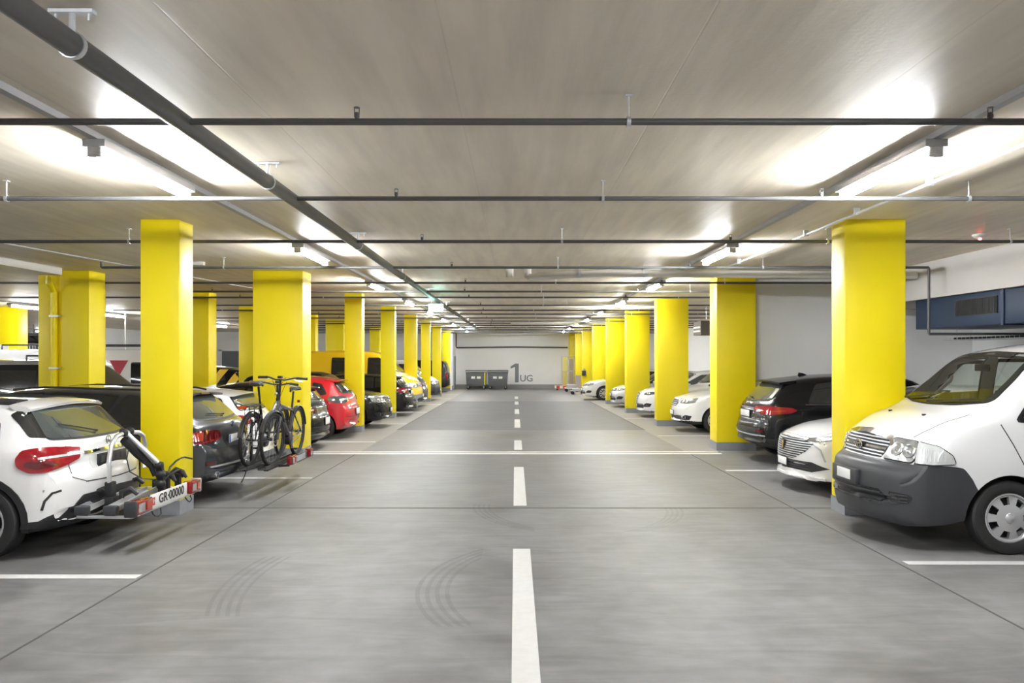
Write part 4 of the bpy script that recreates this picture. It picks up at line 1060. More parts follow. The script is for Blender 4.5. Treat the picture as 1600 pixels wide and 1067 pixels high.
    for k in range(2): b.add([(xe-.010,0,.93)]+[(xe-.010,.03*math.cos(PI*k+PI/2*j/6),.93+.03*math.sin(PI*k+PI/2*j/6)) for j in range(7)], [(0,i,i+1) for i in range(1,7)])
    b.obj('emblem_quarter', mat('emblem_blue', (.02,.1,.4), .3), q)
    c.seam([(-2.3,.74,.93),(-2.34,.73,.70),(-2.4,.6,.655),(-2.4,0,.65)], 160, mirror=True)
    c.seam(S_([(-1.3,.98),(-1.25,.8),(-1.4,.66)]), 90, mirror=True)
    ps = [(-2, -.05+.05*k, 1.04+.004*k) for k in range(9)]; wiper(c, ps, 180, 'rear_wiper')
    for sg in (1,-1):
        b = MB(); xt = on_skin(c, .55, .33, -1, -.0); b.lathe([(.042,xt-.012),(.045,xt+.1),(.036,xt+.1),(.034,xt-.008)], (0,sg*.55,.325), 'x', 20, True); b.obj('exhaust_tip', M_galv, t)
    shark_fin(c, -1.35, P_dgrey); mirror_part(c, .8, .98, .91, P_dgrey)
    c.finish(); c.add_wheels('ten', M_dalloy, .24)
hero_estate()

# --- black SUV tail-out with red lamps, right
def hero_black_suv():
    t = place('car', 'black SUV parked tail out with red lamps and white plate, right of the lane', 'car', 6.38, 13.55, 0)
    c = Car(t, 4.6, 1.58, 1.86,
        top=[(-2.3,.5),(-2.297,.62),(-2.28,.70),(-2.25,.76),(-2.23,.9),(-2.18,1.03),(-2.12,1.09),(-1.95,1.25),(-1.80,1.40),(-1.75,1.43),(-1.6,1.47),(-1.0,1.53),(-.3,1.55),(.2,1.53),(.4,1.49),(1.1,1.06),(1.2,1.04),(1.9,.92),(2.2,.8),(2.3,.55)],
        belt=[(-2.3,.7),(-2.1,.99),(-1.5,1.0),(0,.97),(1.2,.95),(2,.8),(2.3,.55)],
        hw=[(-2.3,.80),(-2.15,.87),(-1.8,.91),(-1.3,.93),(1.4,.93),(2,.88),(2.3,.74)],
        rw=[(-2.3,.77),(-2.1,.79),(-1.8,.64),(-1.0,.61),(.3,.60),(1.2,.78),(2.3,.68)],
        bot=[(-2.3,.38),(-2.0,.27),(-1,.22),(2,.22),(2.3,.3)],
        wheels=(-1.38,1.42), R=.36, paint=P_black, bowF=.3, bowR=.22, split=[(-2.3,.46),(2,.36)], lower=M_blk, step=.036, ar=.04)
    S_ = c.side
    c.glass([(-2,-.68,1.10),(-2,0,1.085),(-2,.68,1.10),(-1.8,.57,1.385),(-1.8,0,1.405),(-1.8,-.57,1.385)], 180, 'rear_window', M_lglass, r=.05)
    c.glass(S_([(-1.45,1.06),(-1.25,1.36),(-.75,1.42),(-.7,1.06)]), 90, 'side_window', M_glass, True, r=.05)
    c.glass(S_([(-.62,1.05),(-.65,1.42),(.2,1.44),(.22,1.05)]), 90, 'side_window', M_glass, True)
    c.glass(S_([(.3,1.05),(.28,1.43),(.5,1.4),(.95,1.07)]), 90, 'side_window', M_glass, True)
    c.strip(S_([(-1.5,1.035),(-.6,1.03),(.9,1.04)]), 90, .012, 'window_chrome', M_dalloy, off=.012, mirror=True)
    b = MB(); n = 11; vs = []
    for k in range(n):
        y = -.64+1.28*k/(n-1); zc = c.T(-1.75)-.035*(y/.64)**2; xx = -1.93+.06*(abs(y)/.64)**3
        vs += [(-1.55, y, zc+.05), (xx, y, zc+.005), (xx+.01, y, zc-.025), (-1.64, y, zc-.02)]
    fs = [(i*4+j, i*4+(j+1) % 4, (i+1)*4+(j+1) % 4, (i+1)*4+j) for i in range(n-1) for j in range(4)] + [(0,1,2,3), tuple((n-1)*4+j for j in range(4))[::-1]]
    b.add(vs, fs, True); b.obj('roof_spoiler', P_black, t, sharp=60)
    TL = [(-2.24,.38,.93),(-2.2,.62,.87),(-2.05,.82,.86),(-1.78,.92,.89),(-1.68,.93,.94),(-1.78,.92,.985),(-2.05,.8,1.0),(-2.2,.55,.995),(-2.24,.40,.98)]
    c.patch(TL, 140, 'tail_light', M_red, off=.016, mirror=True, r=.02)
    c.strip([(-2.22,.45,.935),(-2.1,.75,.915),(-1.85,.9,.93)], 140, .016, 'lamp_band', M_orange, off=.021, mirror=True)
    c.strip([(-2.2,-.4,.945),(-2.2,0,.95),(-2.2,.4,.945)], 180, .03, 'tailgate_bar', M_dalloy, off=.012)
    c.patch([(-2.2,-.32,.77),(-2.2,.32,.77),(-2.2,.33,.91),(-2.2,-.33,.91)], 180, 'plate_recess', M_blk, off=.004)
    xp = on_skin(c, 0, .84, -1); plate(c, xp-.004, .85, -1, .5, .11)
    b = MB()
    for k in range(4):
        yy = (-.09+.06*k); xe = on_skin(c, yy, 1.03, -1, .01); b.tube([(xe, yy+.034*math.cos(2*PI*j/20), 1.03+.03*math.sin(2*PI*j/20)) for j in range(20)], .004, 6, True)
    b.obj('ring_emblem', M_chr, t)
    c.strip([(-2.3,-.78,.50),(-2.3,0,.50),(-2.3,.78,.50)], 180, .018, 'bumper_strip', M_galv, off=.012)
    c.patch([(-2.25,.55,.55),(-2.2,.75,.56),(-2.2,.75,.60),(-2.25,.55,.59)], 150, 'reflector', M_dred, off=.012, mirror=True)
    c.patch([(-2.2,-.7,.42),(-2.2,.7,.42),(-2.2,.66,.62),(-2.2,-.66,.62)], 180, 'bumper_insert', M_blk, off=.006, r=.04)
    ps = [(-2, .0+.05*k, 1.11+.003*k) for k in range(8)]; wiper(c, ps, 180, 'rear_wiper')
    shark_fin(c, -1.2, P_black)
    c.seam(S_([(-1.0,1.03),(-.95,.8),(-1.0,.7)]), 90, mirror=True); c.seam(S_([(.24,1.04),(.26,.36)]), 90, mirror=True)
    c.finish(); c.add_wheels('ten', M_alloy, .24)
hero_black_suv()

# --- white car with a shield emblem grille, nose out, right
def hero_shield():
    t = place('car', 'white car nose out with slatted grille and gold shield emblem, right', 'car', 5.95, 10.55, PI)
    c = Car(t, 4.4, 1.44, 1.82,
        top=[(-2.2,.5),(-2.15,.8),(-2.05,1.0),(-1.7,1.3),(-1.0,1.42),(0,1.44),(.3,1.40),(1.15,.985),(1.25,.955),(1.7,.885),(2.0,.80),(2.12,.745),(2.165,.69),(2.185,.6),(2.195,.5),(2.2,.4)],
        belt=[(-2.2,.7),(0,.90),(1.2,.87),(1.9,.74),(2.2,.5)],
        hw=[(-2.2,.78),(-1.8,.9),(1.4,.91),(1.8,.895),(2.02,.85),(2.13,.78),(2.18,.70),(2.2,.60)],
        rw=[(-2.2,.7),(-1.5,.60),(.3,.60),(1.2,.78),(1.8,.80),(2.2,.74)],
        bot=[(-2.2,.3),(-1.8,.18),(1.8,.17),(2.2,.2)],
        wheels=(-1.4,1.28), R=.33, paint=P_white, bowF=.42, bowR=.2, split=[(-2,.24),(1.6,.24),(2.2,.25)], lower=M_blk, lowx=[(-3,1.6)], step=.034, ar=.04, crown=.035)
    S_ = c.side
    c.glass([(1.1,-.7,1.02),(1.15,0,.985),(1.1,.7,1.02),(.45,.57,1.36),(.4,0,1.385),(.45,-.57,1.36)], 0, 'windscreen', M_glass)
    c.glass(S_([(.95,1.0),(.3,1.33),(-.3,1.36),(-.3,.97)]), 90, 'side_window', M_glass, True)
    c.glass(S_([(-.38,.97),(-.38,1.36),(-1.2,1.3),(-1.35,1.0)]), 90, 'side_window', M_glass, True)
    G = [(2,-.42,.72),(2,0,.735),(2,.42,.72),(2,.60,.67),(2,.50,.56),(2,.30,.45),(2,-.30,.45),(2,-.50,.56),(2,-.60,.67)]
    g = c.patch(G, 0, 'grille', M_blk, off=.006)[0]
    for k in range(9):
        z = .465+k*.03; w = .32+.30*min(1, (z-.45)/.2) if z < .66 else .60-.2*(z-.67)/.05
        w = max(.3, min(.6, w))
        c.strip([(2,-w,z),(2,0,z),(2,w,z)], 0, .009, 'grille_bar', M_galv, off=.014, parent=g)
    x = on_skin(c, 0, .62, 1, .03)
    b = MB(); b.prism([(-.055,.68),(0,.70),(.055,.68),(.055,.61),(.03,.56),(0,.535),(-.03,.56),(-.055,.61)], 'x', x-.02, x); q = b.obj('shield_emblem', M_blk, t, bevel=.004)
    b = MB(); b.prism([(-.02,.665),(.022,.672),(.034,.63),(.012,.60),(.02,.57),(-.006,.56),(-.026,.60),(-.03,.64)], 'x', x, x+.004); b.obj('emblem_figure', mat('gold_trim', (.75,.5,.12), .3, metal=.8), q)
    c.patch([(2.1,.50,.70),(2.0,.74,.71),(1.8,.86,.75),(1.86,.86,.79),(2.05,.74,.765),(2.12,.55,.735)], 30, 'headlight', M_dclear, off=.012, mirror=True, r=.01)
    for sg in (1,-1):
        for yy in (.64,.72,.79):
            h = c.bvh.find_nearest(Vector((2.05-(yy-.64)*.5, yy*sg, .735))); b = MB(); b.lathe([(.022,.016),(.016,.02),(0,.014)], h[0], 'x', 14); b.obj('lamp_lens', M_chr, t)
    c.strip([(2.05,.62,.66),(2.0,.72,.60),(1.98,.78,.45)], 35, .018, 'running_light', M_clear2, off=.012, mirror=True)
    c.patch([(2.1,-.6,.30),(2.1,.6,.30),(2.05,.78,.36),(2.1,.6,.43),(2.1,-.6,.43),(2.05,-.78,.36)], 0, 'lower_grille', M_blk, off=.008)
    for z in (.33,.37,.41): c.strip([(2,-.55,z),(2,.55,z)], 0, .01, 'intake_bar', M_dalloy, off=.014)
    c.strip([(2.1,-.74,.225),(2.15,0,.225),(2.1,.74,.225)], 0, .03, 'front_lip', P_white, off=.03)
    xp = on_skin(c, 0, .38, 1); plate(c, xp+.005, .39, 1, .32, .1)
    c.seam([(1.25,.70,.92),(1.7,.68,.86),(2.0,.55,.78),(2.08,.3,.75),(2.1,0,.74)], 'top', mirror=True)
    mirror_part(c, .8, .98, .9, P_white)
    c.finish(); c.add_wheels('five', M_dalloy, .22)
hero_shield()

# ---------------------------------------------------------------- the other parked cars, built the same way with fewer small parts
PROF = {
 'hatch': dict(L=4.4, H=1.48, W=1.78, top=[(-2.2,.45),(-2.197,.6),(-2.185,.70),(-2.15,.76),(-2.12,.84),(-2.09,.95),(-2.04,1.03),(-1.88,1.19),(-1.72,1.34),(-1.66,1.375),(-1.5,1.405),(-.9,1.455),(-.2,1.48),(.3,1.44),(.5,1.40),(1.2,1.03),(1.3,1.0),(1.8,.91),(2.02,.82),(2.13,.73),(2.17,.64),(2.19,.54),(2.2,.42)],
   belt=[(-2.2,.66),(-2.0,.93),(-1.5,.95),(0,.92),(1.2,.9),(1.9,.75),(2.2,.5)], hw=[(-2.2,.76),(-2.12,.80),(-1.95,.845),(-1.5,.885),(1.4,.89),(1.85,.865),(2.05,.82),(2.15,.74),(2.2,.62)],
   rw=[(-2.2,.74),(-2.1,.76),(-2.0,.74),(-1.7,.60),(-1.0,.585),(.3,.575),(.6,.60),(1.3,.74),(2.2,.72)], bot=[(-2.2,.32),(-2.0,.22),(-1,.18),(1.9,.18),(2.2,.22)], wheels=(-1.42,1.3), cowl=1.2, sp=-1.7),
 'estate': dict(L=4.7, H=1.46, W=1.82, top=[(-2.35,.42),(-2.347,.55),(-2.33,.66),(-2.29,.72),(-2.26,.84),(-2.22,.96),(-2.15,1.02),(-1.98,1.19),(-1.85,1.31),(-1.80,1.34),(-1.6,1.37),(-1.1,1.42),(-.3,1.45),(.2,1.42),(.4,1.38),(1.15,1.0),(1.3,.97),(1.9,.87),(2.15,.78),(2.27,.70),(2.32,.60),(2.34,.5),(2.35,.4)],
   belt=[(-2.35,.6),(-2.1,.91),(-1.5,.92),(0,.90),(1.2,.88),(2.1,.73),(2.35,.5)], hw=[(-2.35,.78),(-2.2,.84),(-1.9,.88),(-1.4,.905),(1.4,.91),(1.98,.885),(2.2,.83),(2.3,.75),(2.35,.62)],
   rw=[(-2.35,.75),(-2.2,.78),(-2.1,.76),(-1.8,.63),(-1.0,.60),(.3,.59),(.6,.62),(1.2,.77),(2.35,.74)], bot=[(-2.35,.3),(-2.1,.2),(-1,.17),(2,.17),(2.35,.2)], wheels=(-1.42,1.4), cowl=1.15, sp=-1.83),
 'suv': dict(L=4.5, H=1.6, W=1.84, top=[(-2.25,.5),(-2.247,.62),(-2.23,.70),(-2.2,.76),(-2.18,.9),(-2.13,1.03),(-2.07,1.09),(-1.92,1.25),(-1.78,1.42),(-1.72,1.46),(-1.55,1.5),(-1.0,1.56),(-.3,1.59),(.2,1.57),(.4,1.52),(1.05,1.10),(1.15,1.075),(1.8,.98),(2.05,.90),(2.16,.82),(2.21,.70),(2.24,.58),(2.25,.46)],
   belt=[(-2.25,.7),(-2.05,.99),(-1.5,1.0),(0,.98),(1.1,.97),(1.9,.84),(2.25,.6)], hw=[(-2.25,.78),(-2.1,.85),(-1.8,.89),(-1.3,.915),(1.4,.92),(1.9,.895),(2.1,.85),(2.2,.77),(2.25,.66)],
   rw=[(-2.25,.75),(-2.05,.78),(-1.75,.65),(-1.0,.62),(.3,.61),(1.1,.78),(2.25,.76)], bot=[(-2.25,.38),(-2.0,.27),(-1,.22),(2,.22),(2.25,.3)], wheels=(-1.34,1.32), cowl=1.1, sp=-1.75),
 'van': dict(L=4.9, H=1.97, W=1.9, top=[(-2.45,.45),(-2.447,.6),(-2.43,.9),(-2.40,1.2),(-2.34,1.5),(-2.26,1.78),(-2.16,1.89),(-1.9,1.93),(-.6,1.97),(.6,1.95),(.92,1.90),(1.06,1.85),(1.45,1.53),(1.80,1.23),(1.88,1.19),(2.08,1.11),(2.24,1.01),(2.33,.93),(2.37,.84),(2.40,.74),(2.43,.66),(2.445,.56),(2.45,.42)],
   belt=[(-2.45,.9),(-2.2,1.10),(-1,1.10),(.6,1.10),(1.4,1.08),(2.0,.95),(2.45,.6)], hw=[(-2.45,.86),(-2.3,.90),(-2.0,.94),(1.6,.95),(2.1,.92),(2.3,.88),(2.4,.80),(2.45,.66)],
   rw=[(-2.45,.80),(-2.25,.77),(-1.9,.75),(.6,.74),(1.06,.75),(1.8,.84),(2.2,.82),(2.45,.70)], bot=[(-2.45,.4),(-2.2,.28),(1.9,.24),(2.45,.26)], wheels=(-1.45,1.5), cowl=1.84, sp=-2.2),
}
def gen(kind, name, label, cat, xe, cy, out, L, H, Wd, pt, low=None, lowz=.30, lowx=None, R=.32, rim='five', rimm=None, step=.05, rails=False, lampc=None, group=None, grille='wide', glassm=None, detail=True, tlz=(.80,.97), plate_on=True, bowF=.33, hl=(.50,.80,.66,.78), grm=None, fin=False, ring=False, tinted=None):
    """xe: X of the end that faces the lane; out: 'tail' or 'nose'"""
    p = PROF[kind]; sx, sz, sy = L/p['L'], H/p['H'], Wd/p['W']
    side = -1 if xe < 0 else 1        # which side of the lane
    if out == 'tail': rz = PI if side < 0 else 0.0
    else: rz = 0.0 if side < 0 else PI
    t = place(name, label, cat, xe+side*L/2, cy, rz, group)
    X = lambda q: [(a*sx, b*sz) for a, b in q]
    Y = lambda q: [(a*sx, b*sy) for a, b in q]
    c = Car(t, L, H, Wd, X(p['top']), X(p['belt']), Y(p['hw']), Y(p['rw']), X(p['bot']), tuple(w*sx for w in p['wheels']), R, pt, bowF=bowF, bowR=.22 if kind != 'van' else .08,
            split=[(-3, lowz), (3, lowz)] if low else None, lower=low, lowx=lowx, step=step, ar=.045)
    S_ = c.side; G = glassm or M_glass
    def q(*pts): return [(a*sx, b*sy, d*sz) for a, b, d in pts]
    def qs(*pts): return [(a*sx, 1, d*sz) for a, d in pts]
    cw = p['cowl']; T = p['top']; f = pchip(T)
    # glass follows the roof line of the profile
    zc = f(cw)+.035; roof_x = {'hatch': .52, 'estate': .42, 'suv': .42, 'van': 1.08}[kind]; zr = f(roof_x)-.015
    by = {'van': .80, 'suv': .72}.get(kind, .69); ty = {'van': .68, 'suv': .575}.get(kind, .545)
    if out == 'nose' or detail:
        c.glass(q((cw,-by,zc+.035),(cw,0,zc),(cw,by,zc+.035),(roof_x,ty,zr-.035),(roof_x,0,zr),(roof_x,-ty,zr-.035)), 0, 'windscreen', G, r=.05)
    zb = pchip(p['belt'])(0)+.07; zt = p['H']-.135 if kind != 'van' else 1.72
    xr = {'hatch': -1.55, 'estate': -1.85, 'suv': -1.5, 'van': -2.0}[kind]
    if kind == 'van':
        c.glass(qs((1.58,zb),(.62,zb),(.62,zt),(1.0,zt)), 90, 'side_window', G, True)
        c.glass(qs((.45,zb),(-.65,zb),(-.65,zt),(.45,zt)), 90, 'side_window', G, True)
        if tinted != 'panel': c.glass(qs((-.88,zb),(-2.0,zb),(-1.95,zt),(-.88,zt)), 90, 'side_window', G, True)
    else:
        c.glass(qs((.98,zb),(.34,zt-.03),(-.30,zt),(-.30,zb-.01)), 90, 'side_window', G, True)
        c.glass(qs((-.38,zb-.01),(-.38,zt),(-1.08,zt-.03),(-1.12,zb)), 90, 'side_window', G, True)
        c.glass(qs((-1.2,zb+.01),(-1.16,zt-.045),(xr+.16,zt-.09),(xr,zb+.06)), 90, 'side_window', G, True)
    if out == 'tail':
        if kind == 'van':
            c.glass(q((-2.3,-.66,1.17),(-2.3,.66,1.17),(-2.2,.60,1.70),(-2.2,-.60,1.70)), 180, 'rear_window', G, r=.06)
            c.patch(q((-2.4,.76,.78),(-2.35,.90,.80),(-2.3,.92,1.10),(-2.35,.82,1.14),(-2.38,.74,1.1)), 150, 'tail_light', lampc or M_red, off=.014, mirror=True, r=.02)
            c.patch(q((-2.4,.77,.95),(-2.35,.89,.95),(-2.33,.89,1.02),(-2.38,.77,1.02)), 150, 'lamp_glow', M_orange, off=.02, mirror=True)
            plate(c, on_skin(c, 0, .86*sz, -1), .86*sz, -1, .5, .11)
        else:
            z0 = {'hatch': 1.07, 'estate': 1.055, 'suv': 1.12}[kind]; z1 = {'hatch': 1.345, 'estate': 1.315, 'suv': 1.42}[kind]
            c.glass(q((-2,-.66,z0),(-2,0,z0-.015),(-2,.66,z0),(-1.8,.55,z1-.03),(-1.8,0,z1),(-1.8,-.55,z1-.03)), 180, 'rear_window', G, r=.06)
            a, b_ = tlz; xs = {'hatch': -2.1, 'estate': -2.24, 'suv': -2.16}[kind]
            c.patch(q((xs,.50,a+.03),(xs+.08,.68,a),(xs+.25,.82,a+.0),(xs+.45,.9,a+.06),(xs+.40,.9,b_-.02),(xs+.2,.82,b_),(xs+.02,.55,b_-.03)), 140, 'tail_light', lampc or M_red, off=.014, mirror=True, r=.025)
            c.patch(q((xs+.05,.60,a+.07),(xs+.2,.80,a+.05),(xs+.2,.80,a+.09),(xs+.05,.60,a+.10)), 140, 'lamp_band', M_clear2, off=.019, mirror=True)
            zp = .62 if plate_on == 'low' else .80
            if plate_on: plate(c, on_skin(c, 0, zp*sz, -1), zp*sz, -1, .34 if plate_on == 'low' else .5, .14 if plate_on == 'low' else .11)
            # spoiler lip
            b = MB(); vs = []; n = 9; xl = p['sp']*sx
            for k in range(n):
                y = (-.58+1.16*k/(n-1))*sy; z_ = c.T(xl)-.035*(y/.6)**2
                vs += [(xl+.22, y, z_+.045), (xl-.13+.05*(y/.6)**2, y, z_+.01), (xl-.12+.05*(y/.6)**2, y, z_-.012), (xl+.18, y, z_-.02)]
            b.add(vs, [(i*4+j, i*4+(j+1) % 4, (i+1)*4+(j+1) % 4, (i+1)*4+j) for i in range(n-1) for j in range(4)] + [(0,1,2,3), tuple((n-1)*4+j for j in range(4))[::-1]], True)
            b.obj('roof_spoiler', pt, t, sharp=60)
            c.strip(q((-2.2,-.7,.52),(-2.3,0,.515),(-2.2,.7,.52)), 180, .012, 'bumper_strip', M_blk, off=.006)
            wiper(c, [tuple(v) for v in q(*[(-2, .0+.055*k, z0+.012+.006*k) for k in range(8)])], 180, 'rear_wiper')
            b = MB(); xe_ = on_skin(c, 0, (z0-.09)*sz, -1, .008); b.lathe([(.045,0),(.04,-.006),(.03,0)], (xe_,0,(z0-.09)*sz), 'x', 18); b.obj('emblem', M_chr, t)
            c.seam(q((xs+.1,.72,z0-.04),(xs+.06,.70,.80),(-2.2,.52,.69),(-2.3,0,.68)), 160, mirror=True)
    else:
        y0, y1, a, b_ = hl; xn = p['L']/2
        c.patch(q((xn-.1,y0,a+.01),(xn-.2,y1-.08,a-.0),(xn-.38,y1+.07,a+.04),(xn-.42,y1+.07,b_+.03),(xn-.2,y1-.08,b_+.01),(xn-.1,y0+.06,b_-.02)), 32, 'headlight', M_clear if lampc is None else lampc, off=.012, mirror=True, r=.015)
        for sg in (1, -1):
            for f_ in (.3, .68):
                d = Vector((math.cos(.56), sg*math.sin(.56), 0)); o_ = Vector(((xn-.15-.1*f_)*sx, sg*(y0+(y1-y0)*f_)*sy, (a+b_)/2*sz+.005)); h, n_ = c.cast(o_+d*4, -d); h = h+n_*.014
                R3 = Vector((0,0,1)).rotation_difference(n_).to_matrix().to_4x4(); b = MB(); b.lathe([(.04,.0),(.036,.004),(.02,-.002),(0,.006)], (0,0,0), 'z', 16)
                b.v = [tuple(Matrix.Translation(h) @ R3 @ Vector(v)) for v in b.v]; b.obj('lamp_lens', M_chr, t)
        if grille == 'wide': Gp = [(-.46,a-.01),(.46,a-.01),(.47,b_-.03),(.40,b_),(-.40,b_),(-.47,b_-.03)]
        elif grille == 'hex': Gp = [(-.26,a-.07),(.26,a-.07),(.36,a+.02),(.30,b_),(-.30,b_),(-.36,a+.02)]
        elif grille == 'shield': Gp = [(0,.33),(.09,.42),(.17,b_-.05),(.15,b_),(-.15,b_),(-.17,b_-.05),(-.09,.42)]
        elif grille == 'post': Gp = [(-.5,a+.02),(.5,a+.02),(.5,b_),(-.5,b_)]
        g = c.patch(q(*[(2, y, z) for y, z in Gp]), 0, 'grille', M_blk, off=.008)[0]
        zlo, zhi = min(z for y, z in Gp), max(z for y, z in Gp); wmax = max(y for y, z in Gp)
        nb = 4 if grille != 'shield' else 6
        for k in range(nb):
            z = zlo+(zhi-zlo)*(k+.6)/nb; w = wmax*.92 if grille in ('wide','post') else (wmax*.8 if grille == 'hex' else wmax*.85*min(1,(z-zlo)/(zhi-zlo)+.15))
            c.strip(q((2,-w,z),(2,0,z+.002),(2,w,z)), 0, .010, 'grille_bar', grm or M_galv, off=.015, parent=g)
        if grille == 'shield': c.strip(q(*[(2, y, z) for y, z in [(-.15,b_),(-.17,b_-.05),(-.09,.42),(0,.33),(.09,.42),(.17,b_-.05),(.15,b_)]]), 0, .02, 'grille_chrome', M_galv, off=.016)
        if grille == 'hex': c.strip(q((2,-.36,a+.02),(2,-.30,b_),(2,.30,b_),(2,.36,a+.02)), 0, .018, 'grille_chrome', M_galv, off=.016)
        ze = (zlo+zhi)/2 if grille != 'shield' else zhi-.05
        xe_ = on_skin(c, 0, ze*sz, 1, .02); b = MB(); b.tube([(xe_, .055*math.cos(2*PI*k/20), ze*sz+.04*math.sin(2*PI*k/20)) for k in range(20)], .006, 6, True); b.tube([(xe_,-.03,ze*sz+.02),(xe_,0,ze*sz-.03),(xe_,.03,ze*sz+.02)], .005, 6); b.obj('emblem', M_chr, t)
        c.patch(q((2.1,-.52,.29),(2.1,.52,.29),(2.1,.58,.37),(2.1,.5,.43),(2.1,-.5,.43),(2.1,-.58,.37)), 0, 'lower_grille', M_blk, off=.007)
        c.patch(q((2.1,.58,.33),(1.95,.78,.34),(1.9,.82,.44),(2.05,.70,.46),(2.1,.60,.41)), 30, 'fog_recess', M_blk, off=.006, mirror=True, r=.02)
        for sg in (1,-1):
            d = Vector((math.cos(.6), sg*math.sin(.6), 0)); h, n_ = c.cast(Vector(((xn-.2)*sx, sg*.70*sy, .39*sz))+d*4, -d); b = MB(); b.lathe([(.04,.012),(.03,.016),(0,.012)], h, 'x', 14); b.obj('fog_lamp', M_clear2, t)
        if plate_on: plate(c, on_skin(c, 0, .50*sz, 1), .50*sz, 1, .34, .1)
        for s0 in ((-.02,.62),(-.6,.0)):
            wiper(c, [tuple(v) for v in q(*[(cw, s0[0]+(s0[1]-s0[0])*k/7, zc+.015+.005*k) for k in range(8)])], 0)
        hb = f(cw+.1); c.seam(q((cw+.1,.70,1),(1.75,.68,1),(xn-.24,.52,1),(xn-.16,.3,1),(xn-.14,0,1)), 'top', mirror=True)
        mirror_part(c, (cw-.38)*sx, (zb-.02)*sz, Wd/2-.01, pt)
    if rails:
        for sg in (1, -1):
            b = MB(); z_ = lambda x: c.T(x)-.035; b.tube([(-1.6*sx, sg*.56*sy, z_(-1.6*sx)), (-1.5*sx, sg*.56*sy, z_(-1.5*sx)+.04), (-.5*sx, sg*.56*sy, z_(-.5*sx)+.045), (.15*sx, sg*.56*sy, z_(.15*sx)+.04), (.3*sx, sg*.56*sy, z_(.3*sx))], .014, 6); b.obj('roof_rail', M_blk if not ring else M_galv, t)
    if fin: shark_fin(c, -1.2*sx, pt)
    c.seam(S_([(-.34*sx, zb*sz), (-.33*sx, .34)]), 90, mirror=True); c.seam(S_([(1.0*sx, zb*sz), (.86*sx, .7), (.80*sx, .34)]), 90, mirror=True)
    c.finish(); c.add_wheels(rim, rimm or M_alloy, .2)
    return t, c

gen('estate', 'car', 'white estate with a white roof fin, just behind the dark estate with bicycles', 'car', -4.12, 12.66, 'tail', 4.1, 1.37, 1.76, P_white, fin=True, glassm=M_lglass, step=.045)
gen('hatch', 'car', 'black-grey small car beside the wide pillar, its white plate next to the red hatchback', 'car', -3.82, 15.35, 'tail', 3.4, 1.36, 1.70, P_black, lampc=M_dred, plate_on='low', step=.045)
gen('hatch', 'car', 'bright red hatchback parked tail out on the left', 'car', -3.72, 17.82, 'tail', 3.75, 1.46, 1.68, P_red, R=.30, rim='ten', plate_on='low', tlz=(.84,1.0), lampc=M_dclear, glassm=M_glass, step=.04)
gen('suv', 'car', 'black SUV nose out with large clear headlights, left of the lane', 'car', -3.38, 20.6, 'nose', 4.25, 1.52, 1.74, P_black, R=.33, hl=(.44,.80,.72,.87), grm=M_chr, step=.045)
gen('hatch', 'car', 'white hatchback half hidden behind the nose of the black SUV, left', 'car', -3.98, 22.75, 'nose', 4.1, 1.42, 1.7, P_silver, glassm=M_lglass)
gen('estate', 'car', 'black estate with glowing red lamp, parked tail out beyond the black SUV', 'car', -3.38, 25.2, 'tail', 4.6, 1.40, 1.78, P_black, lampc=M_red, rim='ten')
tv, cv = gen('van', 'van', 'yellow high-roofed van with grey bumper, nose out on the left', 'van', -3.38, 27.65, 'nose', 4.95, 2.18, 1.86, P_yel, low=M_plinth, lowz=.60, lowx=[(1.8,3)], grille='post', hl=(.52,.84,.76,.90), plate_on=True, tinted='panel')
cv.strip(cv.side([(1.2,1.13),(-2.2,1.13)]), 90, .02, 'side_moulding', M_blk, off=.008, mirror=True)
gen('hatch', 'car', 'dark grey car with red lamp, tail out beside the yellow van nose', 'car', -3.5, 30.2, 'tail', 4.3, 1.46, 1.78, P_dgrey, lampc=M_red)
gen('estate', 'car', 'silver car with its windscreen just showing between far left pillars', 'car', -4.1, 32.3, 'nose', 4.1, 1.5, 1.6, P_silver, glassm=M_lglass)
gen('van', 'van', 'white van with dark bumper, nose out far along the left row', 'van', -3.5, 35.3, 'nose', 4.9, 1.9, 1.88, P_white, low=M_blk2, lowz=.80, lowx=[(1.9,3)], grille='post', hl=(.52,.84,.78,.92))
gen('van', 'van', 'black van parked tail out at the far end of the left row', 'van', -3.9, 45.1, 'tail', 4.9, 1.9, 1.88, P_black, glassm=M_glass)
gen('suv', 'car', 'white crossover nose out with black mesh grille and clear fog lamp, right row', 'car', 4.02, 19.35, 'nose', 4.4, 1.55, 1.78, P_white, low=M_blk, lowz=.30, grille='hex', hl=(.46,.80,.74,.86), rails=True, glassm=M_lglass, step=.04)
gen('suv', 'car', 'pale car whose windscreen shows beside the third right pillar, above the white crossover', 'car', 4.35, 22.35, 'nose', 4.2, 1.64, 1.74, P_white2, glassm=M_lglass)
gen('hatch', 'car', 'white car with narrow shield grille, nose out in the right row', 'car', 3.95, 24.5, 'nose', 4.6, 1.50, 1.8, P_white, grille='shield', hl=(.50,.80,.70,.79), lampc=M_dclear, glassm=M_lglass, plate_on=False, step=.045)
gen('estate', 'car', 'silver car nose out with wide slatted grille between far right pillars', 'car', 3.75, 29.7, 'nose', 4.6, 1.44, 1.8, P_silver, hl=(.48,.82,.66,.77), grm=M_chr)
gen('estate', 'car', 'white estate farthest in the right row, front wheel in view', 'car', 3.13, 35.55, 'nose', 4.7, 1.46, 1.8, P_white2, rim='ten', hl=(.5,.82,.66,.78))
